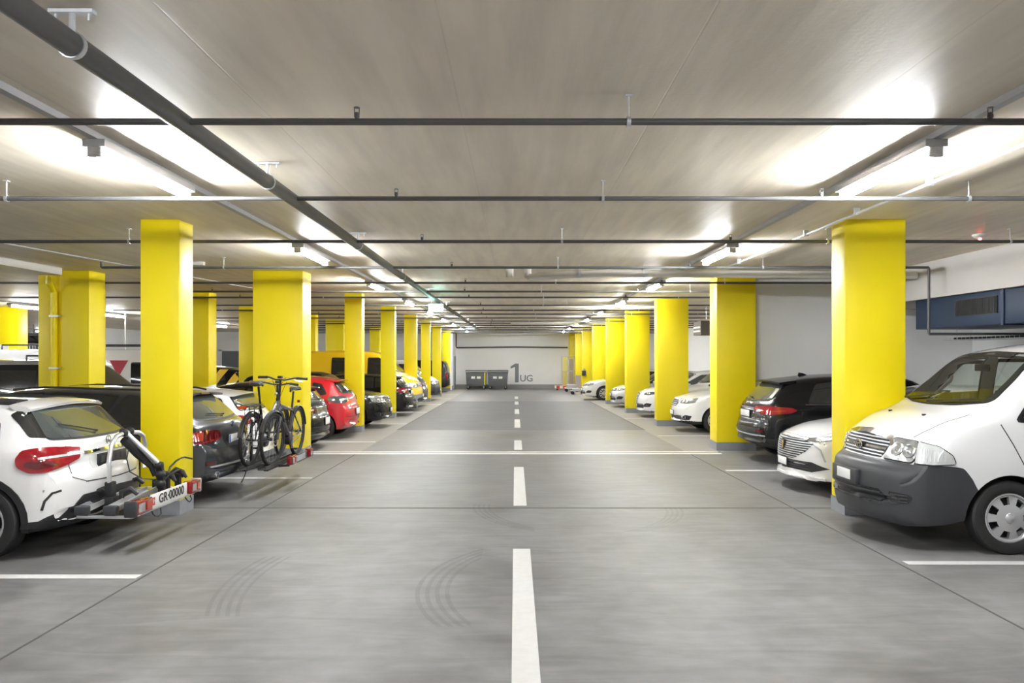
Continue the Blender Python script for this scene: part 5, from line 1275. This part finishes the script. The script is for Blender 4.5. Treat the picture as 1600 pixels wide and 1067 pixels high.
# second row on the left
tv2, cv2 = gen('van', 'van', 'dark-sided van with pale roof and roof bars behind the double pillar at far left', 'van', -7.4, 15.6, 'nose', 4.9, 1.82, 1.84, P_silver, glassm=M_glass)
cv2.patch(cv2.side([(1.0,.6),(-2.3,.6),(-2.3,1.7),(.8,1.7)]), 90, 'dark_side_panel', P_black, off=.004, mirror=True)
b = MB(); b.tube([(.2,-.7,1.78),(.2,-.7,1.88),(.2,.7,1.88),(.2,.7,1.78)], .02, 6); b.tube([(-1.6,-.7,1.78),(-1.6,-.7,1.88),(-1.6,.7,1.88),(-1.6,.7,1.78)], .02, 6); b.obj('roof_bar', M_blk, tv2)
t = place('camper', 'tall white camper van with a dark red triangle on its side, behind the left pillars', 'van', -11.2, 20.4, 0)
b = MB(); P = round_poly([(-2.5,.45),(2.2,.45),(2.35,1.0),(2.1,1.95),(1.8,2.08),(-2.3,2.08),(-2.5,1.9)], .12, 4); b.prism(P, 'y', -.95, .95); b.obj('body', P_white, t, bevel=.05)
for xa, xb in ((1.3,1.95),(-.3,.45),(-2.1,-1.3)):
    b = MB(); b.prism(round_poly([(xa,1.2),(xb,1.2),(xb,1.75),(xa,1.75)], .06), 'y', -.965, -.95); b.obj('side_window', M_glass, t)
b = MB(); b.prism([(.75,1.80),(1.22,1.80),(.98,1.38)], 'y', -.962, -.95); b.obj('triangle_emblem', mat('dark_red', (.35,.01,.03), .4), t)
b = MB(); b.tube([(-2.2,-.7,2.08),(-2.2,-.7,2.2),(1.6,-.7,2.2),(1.6,-.7,2.08)], .02, 6); b.obj('roof_rail', M_blk, t)
b = MB(); b.tube([(-2.2,.7,2.08),(-2.2,.7,2.2),(1.6,.7,2.2),(1.6,.7,2.08)], .02, 6); b.obj('roof_rail', M_blk, t)
ty, ri = make_wheel(.34, .2, 'five', M_alloy)
for xw in (-1.5, 1.5):
    for sg in (1, -1):
        w = bpy.data.objects.new('wheel', ty); COL.objects.link(w); w.parent = t; w.location = (xw, sg*.87, .34)
        if sg < 0: w.rotation_euler = (0, 0, PI)
        r_ = bpy.data.objects.new('rim', ri); COL.objects.link(r_); r_.parent = w
ts, cs = gen('suv', 'car', 'black SUV with slanted gold stripes on its rear side, behind the left pillars', 'car', -9.1, 26.6, 'tail', 4.7, 1.66, 1.85, P_black)
M_gold = mat('gold_stripe', (.75,.5,.05), .5)
for x0 in (-1.15,-1.75): cs.patch(cs.side([(x0,.75),(x0+.28,.75),(x0-.15,1.5),(x0-.43,1.5)]), 90, 'gold_stripe', M_gold, off=.012, mirror=True)

# ---------------------------------------------------------------- bicycle carriers and bicycles
M_alu = mat('brushed_aluminium', (.72,.73,.75), .3, metal=.85, noise=.04)
M_bframe = mat('bicycle_frame_black', (.02,.02,.024), .25, coat=.8, noise=.05)
M_cable = mat('cable_black', (.01,.01,.01), .5)
M_spoke = mat('spoke_steel', (.5,.5,.52), .3, metal=.8)
def lampbox(parent, c, sx, sy, sz, name='lamp_unit'):
    x, y, z = c; b = MB(); b.box(x-sx/2, x+sx/2, y-sy/2, y+sy/2, z-sz/2, z+sz/2); o = b.obj(name, M_red, parent, bevel=.012)
    b = MB(); b.box(x+sx/2-.002, x+sx/2+.006, y-sy*.42, y-sy*.05, z-sz*.3, z+sz*.3); b.obj('reversing_lens', M_clear, o)
    b = MB(); b.box(x+sx/2-.002, x+sx/2+.006, y+sy*.1, y+sy*.42, z-sz*.3, z+sz*.3); b.obj('indicator_lens', M_orange, o)
    return o
# (a) empty folded carrier on the white crossover; world axes: x toward the lane, y away from the viewer
cx, cy = -3.62, 7.50
t = place('bike_carrier', 'empty folded silver bicycle carrier with plate GR 00000 behind the white crossover', 'bike carrier', cx, cy, 0)
b = MB(); b.bar((-.50,0,.36),(.0,0,.40),.07,.05); b.bar((-.20,-.32,.40),(-.20,.34,.40),.06,.04); b.obj('drawbar', M_blk, t)
b = MB(); b.bar((.14,-.66,.345),(.14,.66,.345),.03,.028); b.bar((-.36,-.64,.345),(.14,-.66,.345),.03,.028); b.bar((-.30,.60,.36),(.14,.64,.345),.03,.028); b.obj('carrier_frame', M_alu, t, bevel=.004)
for k, (x0, z0) in enumerate(((-.30,.40),(-.04,.40))):      # two wheel trays tilted up
    b = MB(); A, B_ = Vector((x0,-.66,z0)), Vector((x0,.10,z0+.06))
    b.bar(A, B_, .105, .012); b.bar(A+Vector((-.05,0,.02)), B_+Vector((-.05,0,.02)), .012, .045); b.bar(A+Vector((.05,0,.02)), B_+Vector((.05,0,.02)), .012, .045); q = b.obj('wheel_tray', M_alu, t)
    b = MB(); b.box(x0-.06, x0+.06, -.70, -.63, z0-.035, z0+.05); b.obj('tray_cap', M_blk2, q, bevel=.012)
    b = MB(); b.bar((x0,.12,z0+.05),(x0,.55,z0+.02),.1,.014); b.obj('tray_end', M_alu, q)
    for yy in (-.35,.30):
        b = MB(); b.tube([(x0-.07,yy,z0+.03),(x0-.06,yy-.01,z0+.12),(x0+.02,yy,z0+.15),(x0+.08,yy,z0+.10)], [.022,.03,.028,.018], 8); b.obj('wheel_clamp', M_blk, q)
b = MB(); P = []       # hoop
for u, z in ((-.34,.44),(-.36,.62),(-.37,.80),(-.33,.96),(-.24,1.035),(-.1,1.055),(.06,1.05),(.2,1.035),(.29,.99),(.33,.90),(.33,.78),(.30,.66)): P.append((-.22, u, z))
b.tube(P, .021, 12); b.obj('hoop', M_alu, t)
b = MB(); b.box(-.26,-.18,-.38,-.30,.40,.62); b.box(-.28,-.16,-.40,-.28,.40,.48); b.obj('hoop_foot', M_blk, t, bevel=.012)
b = MB(); b.tube([(-.22,-.06,1.05),(.02,.10,.74)], .026, 12); b.obj('bike_arm', M_alu, t)
b = MB(); b.tube([(-.22,-.09,.99),(-.16,.06,.84),(-.05,.12,.70),(-.02,.12,.60)], [.045,.05,.035,.02], 10); b.obj('arm_sleeve', M_blk, t)
b = MB()
for p, r in (((-.22,-.10,1.06),.042),((-.22,.02,1.065),.04),((.03,.11,.71),.045),((.04,.12,.62),.05),((.03,.13,.52),.055)): b.lathe([(0,-r),(r*.8,-r*.7),(r,0),(r*.8,r*.7),(0,r)], p, 'x', 12)
b.bar((.03,.12,.70),(.05,.14,.42),.06,.05); b.obj('arm_clamp', M_blk, t)
b = MB(); b.tube([(-.2,-.02,.98),(-.19,-.1,.80),(-.15,-.12,.68),(-.06,-.05,.60),(.02,.04,.58)], .007, 6); b.obj('cable', M_cable, t); MB().tube([(.06,.14,.55),(.09,.2,.60),(.12,.28,.625),(.115,.35,.63),(.10,.42,.62),(.05,.6,.52)], .010, 6).obj('strap', M_cable, t); MB().tube([(.02,.3,.58),(.03,.35,.66),(.06,.42,.715),(.075,.5,.735),(.08,.58,.735),(.1,.72,.70)], .010, 6).obj('strap', M_cable, t)
MB().tube([(.14,-.3,.36),(.155,-.28,.30),(.16,-.24,.27),(.16,-.18,.255),(.16,-.12,.27),(.14,-.1,.35)], .006, 6).obj('cable', M_cable, t); MB().tube([(.14,.42,.36),(.17,.44,.30),(.17,.5,.27),(.17,.55,.29),(.14,.56,.36)], .006, 6).obj('cable', M_cable, t)
for yy in (.30,.56):
    b = MB(); b.bar((.02,yy,.42),(.02,yy,.56),.05,.05); b.tube([(-.05,yy,.56),(.0,yy,.60),(.07,yy-.01,.58),(.11,yy,.52)], [.03,.035,.03,.015], 8); b.obj('wheel_clamp', M_blk, t)
lb = lampbox(t, (.15,-.52,.42), .10, .30, .13); lampbox(t, (.15,.60,.42), .10, .22, .13)
MB().box(.09,.20,-.70,-.655,.345,.49).obj('lamp_guard', M_blk2, t, bevel=.01); MB().box(.09,.20,.70,.74,.345,.49).obj('lamp_guard', M_alu, t, bevel=.01)
pl = MB().box(.155,.165,-.34,.45,.355,.49).obj('number_plate', M_plate, t, bevel=.002)
text_obj('plate_text', 'GR\u00b700000', .125, M_seam, pl, plate_frame(.168,.09,.4225,1), .001, .002, 1.08)
b = MB(); b.prism([(-.32,.385),(-.26,.385),(-.26,.46),(-.32,.46)], 'x', .165, .167); b.obj('plate_shield', mat('flag_red', (.6,.02,.02), .4), pl)
b = MB(); b.box(.167,.169,-.308,-.272,.418,.430); b.box(.167,.169,-.296,-.284,.402,.446); b.obj('plate_cross', M_plate, pl)
# (b) carrier under the bicycles on the dark estate
cx, cy = -3.38, 10.55
t = place('bike_carrier', 'black bicycle carrier holding two bicycles behind the dark estate', 'bike carrier', cx, cy, 0)
b = MB(); b.bar((-.45,-.3,.34),(.0,-.25,.35),.08,.05); b.bar((-.18,-.62,.335),(-.18,.72,.335),.06,.04); b.bar((.10,-.62,.335),(.10,.72,.335),.06,.04); b.obj('carrier_frame', M_blk, t, bevel=.006)
for x0 in (-.14, .10):
    b = MB(); b.bar((x0,-.78,.355),(x0,.88,.355),.10,.012); b.bar((x0-.05,-.78,.375),(x0-.05,.88,.375),.01,.04); b.bar((x0+.05,-.78,.375),(x0+.05,.88,.375),.01,.04); b.obj('wheel_tray', M_blk2, t)
lampbox(t, (.29,-.10,.40), .08, .22, .12); lampbox(t, (.29,.78,.40), .08, .16, .12)
b = MB(); b.bar((.14,-.2,.33),(.29,-.2,.34),.04,.03); b.bar((.14,.78,.33),(.29,.78,.34),.04,.03); b.obj('lamp_arm', M_blk, t)
MB().box(.285,.30,.05,.62,.33,.45).obj('plate_board', M_blk2, t, bevel=.004); MB().box(.30,.306,.1,.52,.35,.43).obj('number_plate', mat('plate_grey', (.4,.41,.42), .4), t)
b = MB(); b.tube([(-.2, -.50-.09*(1-math.cos(a_*PI/6)), .34-.16*math.sin(a_*PI/12)) for a_ in range(13)], .007, 6); b.obj('cable', M_cable, t)
b = MB(); b.bar((-.30,-.02,.34),(-.30,-.02,.95),.035,.035); b.bar((-.30,-.02,.9),(.12,-.02,1.0),.03,.03); b.obj('bike_arm', M_blk, t)
MB().box(.125,.13,-.72,-.60,.342,.362).obj('maker_label', M_clear2, t)

def bicycle(label, cx, cy, zg, rz, lean, saddle, bar_z, rack=False, lampf=True, battery=True, steer=0.0, sadx=-.22):
    t = thing('bicycle', label, 'bicycle', (cx, cy, zg), 0); t.rotation_euler = (Matrix.Rotation(rz, 3, 'Z') @ Matrix.Rotation(lean, 3, 'X')).to_euler()
    R = .355; xf, xr = .58, -.56
    for x, nm in ((xf,'front'),(xr,'rear')):
        Ms = Matrix.Translation((x,0,R)) @ Matrix.Rotation(steer if nm == 'front' else 0, 4, 'Z')
        b = MB(); b.tube([(R*.945*math.cos(2*PI*k/40), 0, R*.945*math.sin(2*PI*k/40)) for k in range(40)], .024, 10, True); b.v = [tuple(Ms @ Vector(v)) for v in b.v]; w = b.obj('wheel', M_rub, t)
        b = MB(); b.tube([(R*.875*math.cos(2*PI*k/40), 0, R*.875*math.sin(2*PI*k/40)) for k in range(40)], .011, 6, True); b.v = [tuple(Ms @ Vector(v)) for v in b.v]; b.obj('rim', M_blk2, w)
        b = MB()
        for k in range(28):
            a = 2*PI*k/28; sg = 1 if k % 2 else -1; a2 = a + (.5 if (k//2) % 2 else -.5)
            b.tube([(.022*math.cos(a2), sg*.028, .022*math.sin(a2)), (R*.87*math.cos(a), 0, R*.87*math.sin(a))], .0014, 4, cap=False)
        b.v = [tuple(Ms @ Vector(v)) for v in b.v]; b.obj('spokes', M_spoke, w)
        b = MB(); b.lathe([(.008,-.055),(.012,-.04),(.024,-.034),(.018,-.01),(.018,.01),(.024,.034),(.012,.04),(.008,.055)], (0,0,0), 'y', 14); b.v = [tuple(Ms @ Vector(v)) for v in b.v]; b.obj('hub', M_blk2, w)
        b = MB(); b.lathe([(.09,.045),(.075,.045),(.075,.043),(.09,.043)], (0,0,0), 'y', 28, True); b.v = [tuple(Ms @ Vector(v)) for v in b.v]; b.obj('brake_disc', M_alu, w)
        Rm = R+.03; a0, a1 = (20, 150) if nm == 'front' else (10, 175)
        b = MB(); P = [(Rm*math.cos(math.radians(a)), Rm*math.sin(math.radians(a))) for a in range(a0, a1+1, 8)]; vs = []
        for px_, pz_ in P:
            for yy, dr in ((-.03,-.008),(-.018,.004),(.018,.004),(.03,-.008)): k_ = (Rm+dr)/Rm; vs.append(tuple(Ms @ Vector((px_*k_, yy, pz_*k_))))
        b.add(vs, [(i*4+j, i*4+j+1, (i+1)*4+j+1, (i+1)*4+j) for i in range(len(P)-1) for j in range(3)], True); b.obj('mudguard', M_blk2, t)
    BBp = Vector((-.10,0,.30)); ST = Vector((-.26,0,.74)); HT = Vector((.36,0,.86)); HB = Vector((.41,0,.70)); RA = Vector((xr,0,R))
    b = MB(); b.tube([BBp, HB], .038 if battery else .024, 12); b.tube([HB, HT], .024, 12); b.tube([Vector((-.02,0,.52)) if rack else ST-Vector((0,0,.05)), HT-Vector((.02,0,.05))], .021, 12); b.tube([BBp, ST], .019, 12)
    if rack: b.tube([Vector((-.02,0,.52)), Vector((-.18,0,.52))], .021, 12)
    for sg in (1,-1): b.tube([BBp+Vector((-.04,sg*.03,0)), RA+Vector((0,sg*.06,0))], .011, 8); b.tube([ST+Vector((0,sg*.015,-.06)), RA+Vector((0,sg*.06,0))], .009, 8)
    b.obj('frame', M_bframe, t)
    if battery: MB().tube([BBp+Vector((.08,0,.08)), HB-Vector((.07,0,.04))], [.046,.05], 14).obj('battery', M_blk2, t); MB().lathe([(0,-.06),(.08,-.055),(.095,-.02),(.095,.02),(.08,.055),(0,.06)], BBp, 'y', 24).obj('motor', M_blk2, t)
    b = MB(); b.tube([HB+Vector((.005,0,-.02)), HB+Vector((.02,0,-.06))], .026, 10)
    for sg in (1,-1): b.tube([HB+Vector((.02,sg*.055,-.06)), Vector((xf-.03,sg*.062,R+.14))], .016, 8); b.tube([Vector((xf-.035,sg*.062,R+.16)), Vector((xf,sg*.06,R))], .021, 8)
    b.tube([HB+Vector((.02,-.055,-.06)), HB+Vector((.02,.055,-.06))], .02, 8); b.obj('fork', M_blk2, t)
    hz = bar_z; C0 = Vector((.30,0,hz-.03)); b = MB(); b.tube([HT, Vector((.33,0,hz-.06)), C0+Vector((.04,0,.02))], .017, 10)
    b.obj('stem', M_blk, t)
    b = MB(); b.tube([(.22,-.32,hz),(.27,-.18,hz+.01),(.34,-.06,hz-.02),(.34,.06,hz-.02),(.27,.18,hz+.01),(.22,.32,hz)], .0125, 8); hb = b.obj('handlebar', M_blk2, t)
    for sg in (1,-1):
        MB().tube([(.275,sg*.20,hz+.008),(.215,sg*.34,hz)], .018, 10).obj('grip', M_blk, hb)
        MB().tube([(.29,sg*.17,hz-.01),(.33,sg*.22,hz-.03),(.30,sg*.30,hz-.04)], .006, 6).obj('brake_lever', M_alu, hb)
        MB().tube([(.29,sg*.16,hz),(.42,sg*.10,hz+.02),(.46,sg*.03,hz-.12),(.43,0,hz-.25)], .0035, 5).obj('brake_cable', M_cable, hb)
    MB().box(.30,.38,-.03,.03,hz,hz+.035).obj('display', M_blk, hb, bevel=.008)
    if lampf: MB().lathe([(0,0),(.018,.01),(.022,.04),(.018,.045),(0,.046)], (.47,0,hz-.20), 'x', 16).obj('headlight', M_clear, t)
    MB().tube([ST, Vector((sadx-.08,0,saddle-.04))], .0145, 10).obj('seatpost', M_blk, t)
    b = MB(); sx = sadx-.08; prof = [(-.13,.075,.0),(-.10,.085,.018),(-.02,.07,.016),(.06,.035,.008),(.13,.020,-.004),(.15,.012,-.015)]; vs = []
    for dx, w_, dz in prof:
        for y_, z_ in ((-w_,-.02),(-w_*.85,.004),(-w_*.4,.012),(0,.008),(w_*.4,.012),(w_*.85,.004),(w_,-.02),(0,-.035)): vs.append((sx+dx, y_, saddle+dz+z_))
    b.add(vs, [(i*8+j, i*8+(j+1) % 8, (i+1)*8+(j+1) % 8, (i+1)*8+j) for i in range(5) for j in range(8)] + [tuple(range(8))[::-1], tuple(range(40,48))], True); b.obj('saddle', M_blk, t)
    b = MB(); b.lathe([(.095,.045),(.085,.05),(.05,.05),(.05,.044),(.095,.042)], BBp, 'y', 28, True); b.obj('chainring', M_blk2, t)
    for sg, dx, dz in ((1,.10,-.13),(-1,-.10,.13)):
        c_ = MB().bar(BBp+Vector((0,sg*.075,0)), BBp+Vector((dx,sg*.085,dz)), .018, .012).obj('crank', M_blk2, t)
        MB().box(BBp.x+dx-.045, BBp.x+dx+.045, sg*.13-.045, sg*.13+.045, BBp.z+dz-.012, BBp.z+dz+.012).obj('pedal', M_blk, c_, bevel=.004)
    b = MB(); b.tube([BBp+Vector((0,.05,.09)), RA+Vector((0,.05,.04))], .004, 4); b.tube([BBp+Vector((0,.05,-.09)), RA+Vector((0,.05,-.06))], .004, 4); b.obj('chain', M_blk2, t)
    if rack:
        b = MB()
        for sg in (1,-1): b.tube([(-.28,sg*.04,.80),(-.40,sg*.06,.82),(-.86,sg*.06,.82)], .006, 6); b.tube([(xr,sg*.07,R+.02),(-.66,sg*.065,.82)], .006, 6); b.tube([(xr,sg*.07,R+.02),(-.48,sg*.065,.82)], .005, 6)
        for xx in (-.45,-.6,-.75,-.86): b.tube([(xx,-.06,.82),(xx,.06,.82)], .005, 6)
        b.obj('luggage_rack', M_blk, t); MB().box(-.90,-.87,-.06,.06,.79,.83).obj('rear_reflector', M_orange, t, bevel=.006)
        MB().box(-.84,-.42,-.05,.05,.828,.836).obj('rack_plate', M_blk2, t)
    else: MB().box(-.60,-.575,-.02,.02,.78,.82).obj('rear_reflector', M_red, t, bevel=.004)
    return t
FZ = fz(10.9)
bicycle('outer dark e-bike on the carrier, front wheel and wide handlebar toward the viewer', -3.27, 10.72, FZ+.365, -PI/2, math.radians(-2), 1.0, 1.17, rack=False, steer=-.12)
bicycle('inner dark e-bike on the carrier, rear wheel and luggage rack toward the viewer', -3.53, 10.66, FZ+.365, PI/2-.05, math.radians(3), 1.10, 1.08, rack=True, lampf=False, sadx=-.30, steer=.1)

# ---------------------------------------------------------------- things near the end wall and beyond the left aisle
M_bin = mat('bin_grey_metal', (.11,.115,.12), .5, metal=.2, noise=.1, nscale=6)
M_silv = mat('dull_silver', (.45,.45,.45), .45, metal=.4)
def container(x0, label, strip=False):
    w, y0 = 1.32, 48.4; t = thing('waste_container', label, 'container', (x0+w/2, y0+.5, fz(y0)), 0, 'waste containers at the end wall')
    b = MB(); b.prism([(-.60,.22),(.60,.22),(.66,1.12),(-.66,1.12)], 'y', -.45, .45)
    for z in (.35,.55,.8,1.0): b.box(-.6-.06*(z-.22)/.9, .6+.06*(z-.22)/.9, -.465, -.45, z, z+.03)
    b.obj('body', M_bin, t, bevel=.01)
    b = MB(); n = 8; P = [(-.5, 1.12)]+[(-.5+1.0*k/n, 1.14+.10*math.sin(PI*k/n)) for k in range(n+1)]+[(.5, 1.12)]; b.prism(P, 'x', -.68, .68); b.obj('lid', M_bin, t)
    b = MB(); b.tube([(-.70,-.47,1.14),(.70,-.47,1.14)], .025, 8); b.obj('lid_handle', M_silv, t)
    for xx in (-.18,.18): b = MB(); b.box(xx-.12,xx+.12,-.470,-.462,.70,.84); b.obj('label_sticker', M_plate, t)
    if strip: MB().box(.54,.60,-.472,-.462,.3,1.1).obj('hazard_stripe', M_yel, t)
    for xx in (-.5,.5):
        for yy in (-.36,.36):
            b = MB(); b.lathe([(.0,-.02),(.09,-.02),(.10,0),(.09,.02),(0,.02)], (xx,yy,.10), 'y', 16); o = b.obj('caster', M_rub, t); MB().box(xx-.03,xx+.03,yy-.035,yy+.035,.10,.24).obj('caster_fork', M_silv, o)
container(-3.18, 'left one of two grey wheeled waste containers by the end wall', True)
container(-1.78, 'right one of two grey wheeled waste containers by the end wall')
# striped barrier lying on the floor and small carts at the right end
b = MB(); pts = [(2.75+.24*k, 47.6-.15*k, fz(47.5)+.16) for k in range(6)]
t = thing('barrier_bar', 'low red and white striped barrier lying before the end wall', 'barrier', (3.1, 47.6, fz(47.6)))
MB().box(-.62,.62,-.03,.03,.10,.28).obj('board', M_plate, t)
for k in range(3): MB().box(-.5+.4*k,-.3+.4*k,-.036,.036,.105,.275).obj('red_field', mat('barrier_red', (.6,.05,.03), .4), t)
for sx in (-.45,.45): MB().box(sx-.05,sx+.05,-.2,.2,0,.10).obj('foot', M_blk2, t, bevel=.01)
def cart(x, y, label, w=.9, h=.25, col=None):
    t = thing('hand_cart', label, 'cart', (x, y, fz(y)))
    MB().box(-w/2,w/2,-.3,.3,.18,.24).obj('deck', col or M_silv, t, bevel=.01)
    for sx in (-w/2+.1,w/2-.1):
        for sy in (-.22,.22): MB().lathe([(0,-.02),(.08,-.02),(.09,0),(.08,.02),(0,.02)], (sx,sy,.09), 'y', 14).obj('caster', M_rub, t)
    MB().box(-w/2+.1,w/2-.1,-.25,.25,.24,.24+h).obj('load', M_silv, t, bevel=.02)
cart(3.35, 45.0, 'low pale cart beside the striped barrier', .8, .2, M_plate)
cart(3.4, 41.2, 'flat grey hand cart in front of the white estate nose, right', .75, .08)
t = thing('lattice_trolley', 'tall grey lattice frame leaning at the end wall by the last pillar', 'trolley', (3.35, 47.9, fz(48)))
b = MB()
for sx in (-.38,0,.05,.38): b.tube([(sx,0,0),(sx+.0,.05,2.15)], .02, 6)
for z in (.2,1.2,2.12): b.tube([(-.38,.0,z),(.38,.0,z)], .018, 6)
b.obj('lattice', M_silv, t)
MB().box(-.33,-.05,.0,.03,.1,2.1).obj('panel', mat('dull_yellow_board', (.5,.42,.1), .6), t); MB().box(.08,.34,.0,.03,.1,2.0).obj('panel', mat('dull_brown_board', (.25,.2,.12), .6), t)
x, y, z = wpos(903, 584, 46.0); o = MB().box(x-.16,x+.16,45.9,46.0,fz(46)+.02,fz(46)+.95).obj('panel_stand', mat('pale_pink_panel', (.45,.38,.36), .6)); tag(o, 'grey pink upright panel standing by the far right pillar', 'panel')
o = MB().tube([(4.05,45.0,fz(45)),(4.05,45.0,fz(45)+2.2)], .035, 8).obj('post', M_silv); tag(o, 'slim pale post between the far right pillars', 'post'); MB().box(3.95,4.15,44.95,45.05,fz(45),fz(45)+.03).obj('post_foot', M_silv, o)
t = thing('wall_box', 'small dark box with a knob fixed on a far right yellow pillar', 'box', (3.79, 42.95, 1.0)); MB().box(0,.22,-.12,.05,-.40,-.12).obj('box_body', M_blk2, t, bevel=.01); MB().lathe([(0,-.06),(.06,-.04),(.06,.04),(0,.06)], (.12,-.04,-.06), 'z', 12).obj('knob', M_silv, t)
# a raised deck with railing, cars and a blue banner, far left
M_deck = mat('deck_concrete', (.35,.34,.32), .7)
dz = 1.55; o = MB().box(-35.9,-23.85,38.3,50.4,dz-.25,dz).obj('raised_deck', M_deck); tag(o, 'raised concrete deck far behind the left pillars', 'deck', kind='structure')
for xx in (-34.,-29,-25): MB().box(xx-.2,xx+.2,38.5,38.9,-.6,dz-.25).obj('deck_column', M_deck, o)
t = thing('railing', 'pale railing along the raised deck at the far left', 'railing', (-28.2, 38.5, dz))
b = MB(); b.bar((-4.2,0,.72),(4.2,0,.72),.06,.05); b.bar((-4.2,0,.1),(4.2,0,.1),.05,.05); b.obj('rail', M_plate, t)
for k in range(57): MB().bar((-4.2+.15*k,0,0),(-4.2+.15*k,0,.72),.03,.03).obj('baluster', M_plate, t)
for (xx, pt_, lab) in ((-26.5,P_black,'black car up on the raised deck, nearest its railing'),(-29.0,P_dgrey,'dark grey car up on the raised deck, behind the black one')):
    p = PROF['estate']; t = thing('car', lab, 'car', (xx, 41.0 if xx > -28 else 45.0, dz), 0)
    c = Car(t, 4.7, 1.46, 1.82, p['top'], p['belt'], p['hw'], p['rw'], p['bot'], p['wheels'], .32, pt_, step=.09)
    S_ = c.side; c.glass(S_([(.98,.98),(.3,1.32),(-1.6,1.30),(-1.8,.98)]), 90, 'side_window', M_lglass, True); c.finish(); c.add_wheels('five', M_alloy)
t = thing('banner', 'blue and white banner on the far left wall above the raised deck', 'banner', (-33.9, 50.3, 3.25))
MB().box(-2.0,3.8,-.02,.02,-1.0,-.15).obj('banner_sheet', mat('banner_blue', (.05,.12,.5), .5), t)
b = MB(); n = 24; up = [(-2.0+5.8*k/n, -.38+.12*math.sin(k*1.3)) for k in range(n+1)]; lo = [(-2.0+5.8*k/n, -.62+.14*math.sin(k*.9+1)) for k in range(n+1)]
b.prism(up+lo[::-1], 'y', -.03, -.02); b.obj('banner_pattern', M_plate, t)
o = MB().tube([(-23.7,36.5,fz(36.5)),(-23.7,36.5,CEIL)], .07, 10).obj('post', M_silv); tag(o, 'thin round grey post in front of the raised deck, far left', 'post')
o = MB().box(-24.45,-24.0,37.9,38.05,2.72,2.86).obj('hanging_sign', M_blk); tag(o, 'small black sign hanging from the ceiling at the far left', 'sign')
MB().tube([(-24.2,37.97,2.86),(-24.2,37.97,CEIL)], .02, 6).obj('sign_rod', M_blk, o)
# pale green ventilation tube fixed below the ceiling behind the left pillars
o = MB().box(-16.0,-12.6,27.5,27.9,1.75,1.95).obj('hanging_tray', mat('pale_green', (.45,.6,.4), .5)); tag(o, 'pale green tray hanging behind the first left pillars', 'tray')
for xx in (-15.5,-14.3,-13.0): MB().tube([(xx,27.7,1.95),(xx,27.7,CEIL)], .02, 6).obj('tray_rod', M_silv, o)
